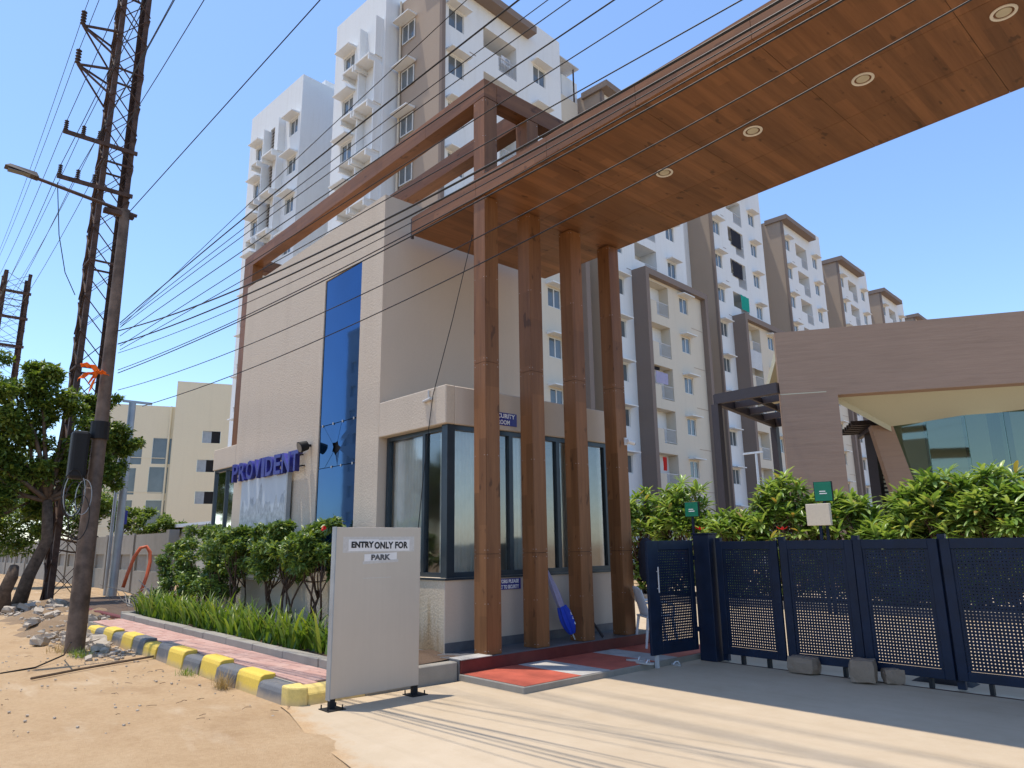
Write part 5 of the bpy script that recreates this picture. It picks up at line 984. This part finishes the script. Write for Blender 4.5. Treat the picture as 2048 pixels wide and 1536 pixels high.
for a, z in wins:
    f = part('window', MB().box((-.19, a-.74, z-1.14), (-.16, a-.05, z+1.14)).box((-.19, a-.05, z-1.14), (-.14, a+.05, z+1.14)), M['farglass'], cb_, local=True); part('pane', MB().box((-.18, a+.05, z-1.14), (-.15, a+.74, z+1.14)), M['farglass'], f, local=True)
for a, z in sm_:
    f = part('window', MB().box((.42, a-.74, z-.54), (.45, a+.0, z+.54)), M['galv'], cb_, local=True); part('pane', MB().box((.42, a+.0, z-.54), (.44, a+.74, z+.54)), M['dark'], f, local=True)
part('downpipe', MB().tube([(.1, y1-.35, 0), (.1, y1-.35, zt)], .09, 6), M['farcream'], cb_, local=True)
for z in (3.4, 6.4, 9.4): part('string_course', MB().box((.001, y0, z), (.03, y1-.5, z+.06)), M['farcream'], cb_, local=True)
# ------------------------------------------------------------------ brown clubhouse and pergola
cw_ = V3(.851, .525, 0); cw_ /= np.linalg.norm(cw_); ci_ = V3(-cw_[1], cw_[0], 0); K = 1.3; A2 = V3(-9.2*K, 17.8*K, 0); CRZ = math.atan2(cw_[1], cw_[0])
def zc(z): return 1.6+(z-1.6)*K
cl = root('clubhouse', tuple(A2), 'brown plastered clubhouse with a wide opening and curved green glass', 'building', None, CRZ)   # local x along the wall, y inward, z up
CT, CLN, LZ = zc(7.16), 18.0, zc(5.33); xa, xb = .15*K, 1.57*K
part('front_wall', MB().box((xa, 0, 0), (xb, .55, CT)).box((xb, 0, LZ), (CLN, .55, CT)), M['club'], cl, local=True); part('groove', MB().box((xa+.002, -.006, zc(5.42)), (1.3*K, -.001, zc(5.42)+.03)), M['clubin'], cl, local=True)
part('roof_slab', MB().box((xa+.1, .551, CT-.6), (CLN, 11, CT-.2)), M['clubin'], cl, local=True)
part('soffit', MB().add([(xb, .552, LZ+.07), (CLN, .552, LZ+.07), (CLN, 8, zc(6.2)), (8.1, 3.9, zc(5.45)), (4.1, 2.6, zc(4.70))], [(0, 1, 2, 3, 4)]).add([(xb, .552, LZ-.16), (xb, .552, LZ+.07), (4.1, 2.6, zc(4.70)), (4.1, 2.6, zc(4.55))], [(0, 1, 2, 3)]), M['clubin'], cl, local=True)
pt, pb_ = zc(4.75), 0; part('leaning_pier', MB().add([(3.45, 2.6, pt), (4.16, 2.6, pt), (5.4, 2.6, pb_), (4.45, 2.6, pb_), (3.45, 3.2, pt), (4.16, 3.2, pt), (5.4, 3.2, pb_), (4.45, 3.2, pb_)], [(0,1,2,3),(4,7,6,5),(0,4,5,1),(1,5,6,2),(2,6,7,3),(3,7,4,0)]), M['club'], cl, local=True)
gp_ = [(a*K, b*K) for a, b in ((3.2, 2.25), (4.0, 1.85), (4.9, 1.65), (5.8, 1.62), (6.8, 1.8), (7.8, 2.2), (8.8, 2.9), (9.6, 3.8))]; gt = [zc(z) for z in (4.74, 5.05, 5.28, 5.42, 5.5, 5.55, 5.6, 5.6)]
for i in range(7):
    (a, b), (c, d) = gp_[i], gp_[i+1]; e = .008
    g = part('glass_panel', MB().quad((a+e, b, .1), (c-e, d, .1), (c-e, d, gt[i+1]), (a+e, b, gt[i])), M['clubglass'], cl, local=True)
    part('glass_fin', MB().box((c-.014, d+.03, .1), (c+.014, d+.36, gt[i+1]-.06)), M['clubglass'], g, local=True)
    for z_ in (3.25, 3.45): part('spider_fitting', MB().tube([(c-.08, d-.02, z_), (c-.08, d-.06, z_)], .045, 8).tube([(c+.08, d-.02, z_), (c+.08, d-.06, z_)], .045, 8), M['rail'], g, local=True)
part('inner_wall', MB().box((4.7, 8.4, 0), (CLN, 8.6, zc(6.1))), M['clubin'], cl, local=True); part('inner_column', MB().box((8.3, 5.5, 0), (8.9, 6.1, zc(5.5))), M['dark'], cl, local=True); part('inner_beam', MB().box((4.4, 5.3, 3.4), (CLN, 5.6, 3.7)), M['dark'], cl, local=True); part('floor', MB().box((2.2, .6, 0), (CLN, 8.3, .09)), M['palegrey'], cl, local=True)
zp = zc(5.62)
P1, P2, P3 = [np.array(p) for p in (at(1432, 799, Z=zp), at(1556, 776, Z=zp), at(1548, 846, Z=zp))]; P4 = P2+(P3-P1)
pg = root('pergola', (P1[0], P1[1], 0), 'dark brown steel pergola projecting left of the clubhouse', 'pergola')
for a, b in ((P1, P2), (P1, P3), (P3, P4)): part('beam', MB().bar(a, b, .2, .38), M['steelbrown'], pg)
for k in (.25, .5, .75): part('rafter', MB().bar(P1+(P3-P1)*k+V3(0, 0, .02), P2+(P4-P2)*k+V3(0, 0, .02), .1, .26), M['steelbrown'], pg)
part('rafter', MB().bar((P1+P2)/2, (P3+P4)/2, .1, .2), M['steelbrown'], pg)
for p in (P1, P3): part('post', MB().bar((p[0], p[1], 0), (p[0], p[1], zp-.2), .28, .28), M['steelbrown'], pg)
n2 = -ci_; off_ = A2@n2-5.2
def cpl(px, py): d = ray(px, py); return (CP+d*off_/(d@n2))*V3(1, 1, 0)
q0, q1 = cpl(1690, 870), cpl(1774, 870); zs = zc(4.95)
sp_ = root('slatted_screen', tuple(q1*V3(1, 1, 0)), 'dark pergola with slatted screen seen through the clubhouse opening', 'pergola')
for k in range(30): part('slat', MB().bar((*(q0+(q1-q0)*.66)[:2], .6+k*.165), (*q1[:2], .6+k*.165), .06, .08), M['steelbrown'], sp_)
part('post', MB().bar((*(q0+(q1-q0)*.62)[:2], 0), (*(q0+(q1-q0)*.62)[:2], zs-.1), .38, .38), M['steelbrown'], sp_)
for k in range(6): dd = ci_*(.52*k-1.6); part('rafter', MB().bar((*(q0+dd)[:2], zs), (*(q1+dd)[:2], zs), .13, .18), M['steelbrown'], sp_)
part('beam', MB().bar((*(q0+(q1-q0)*.5+ci_*-1.7)[:2], zs-.17), (*(q0+(q1-q0)*.5+ci_*1.3)[:2], zs-.17), .15, .15), M['steelbrown'], sp_)
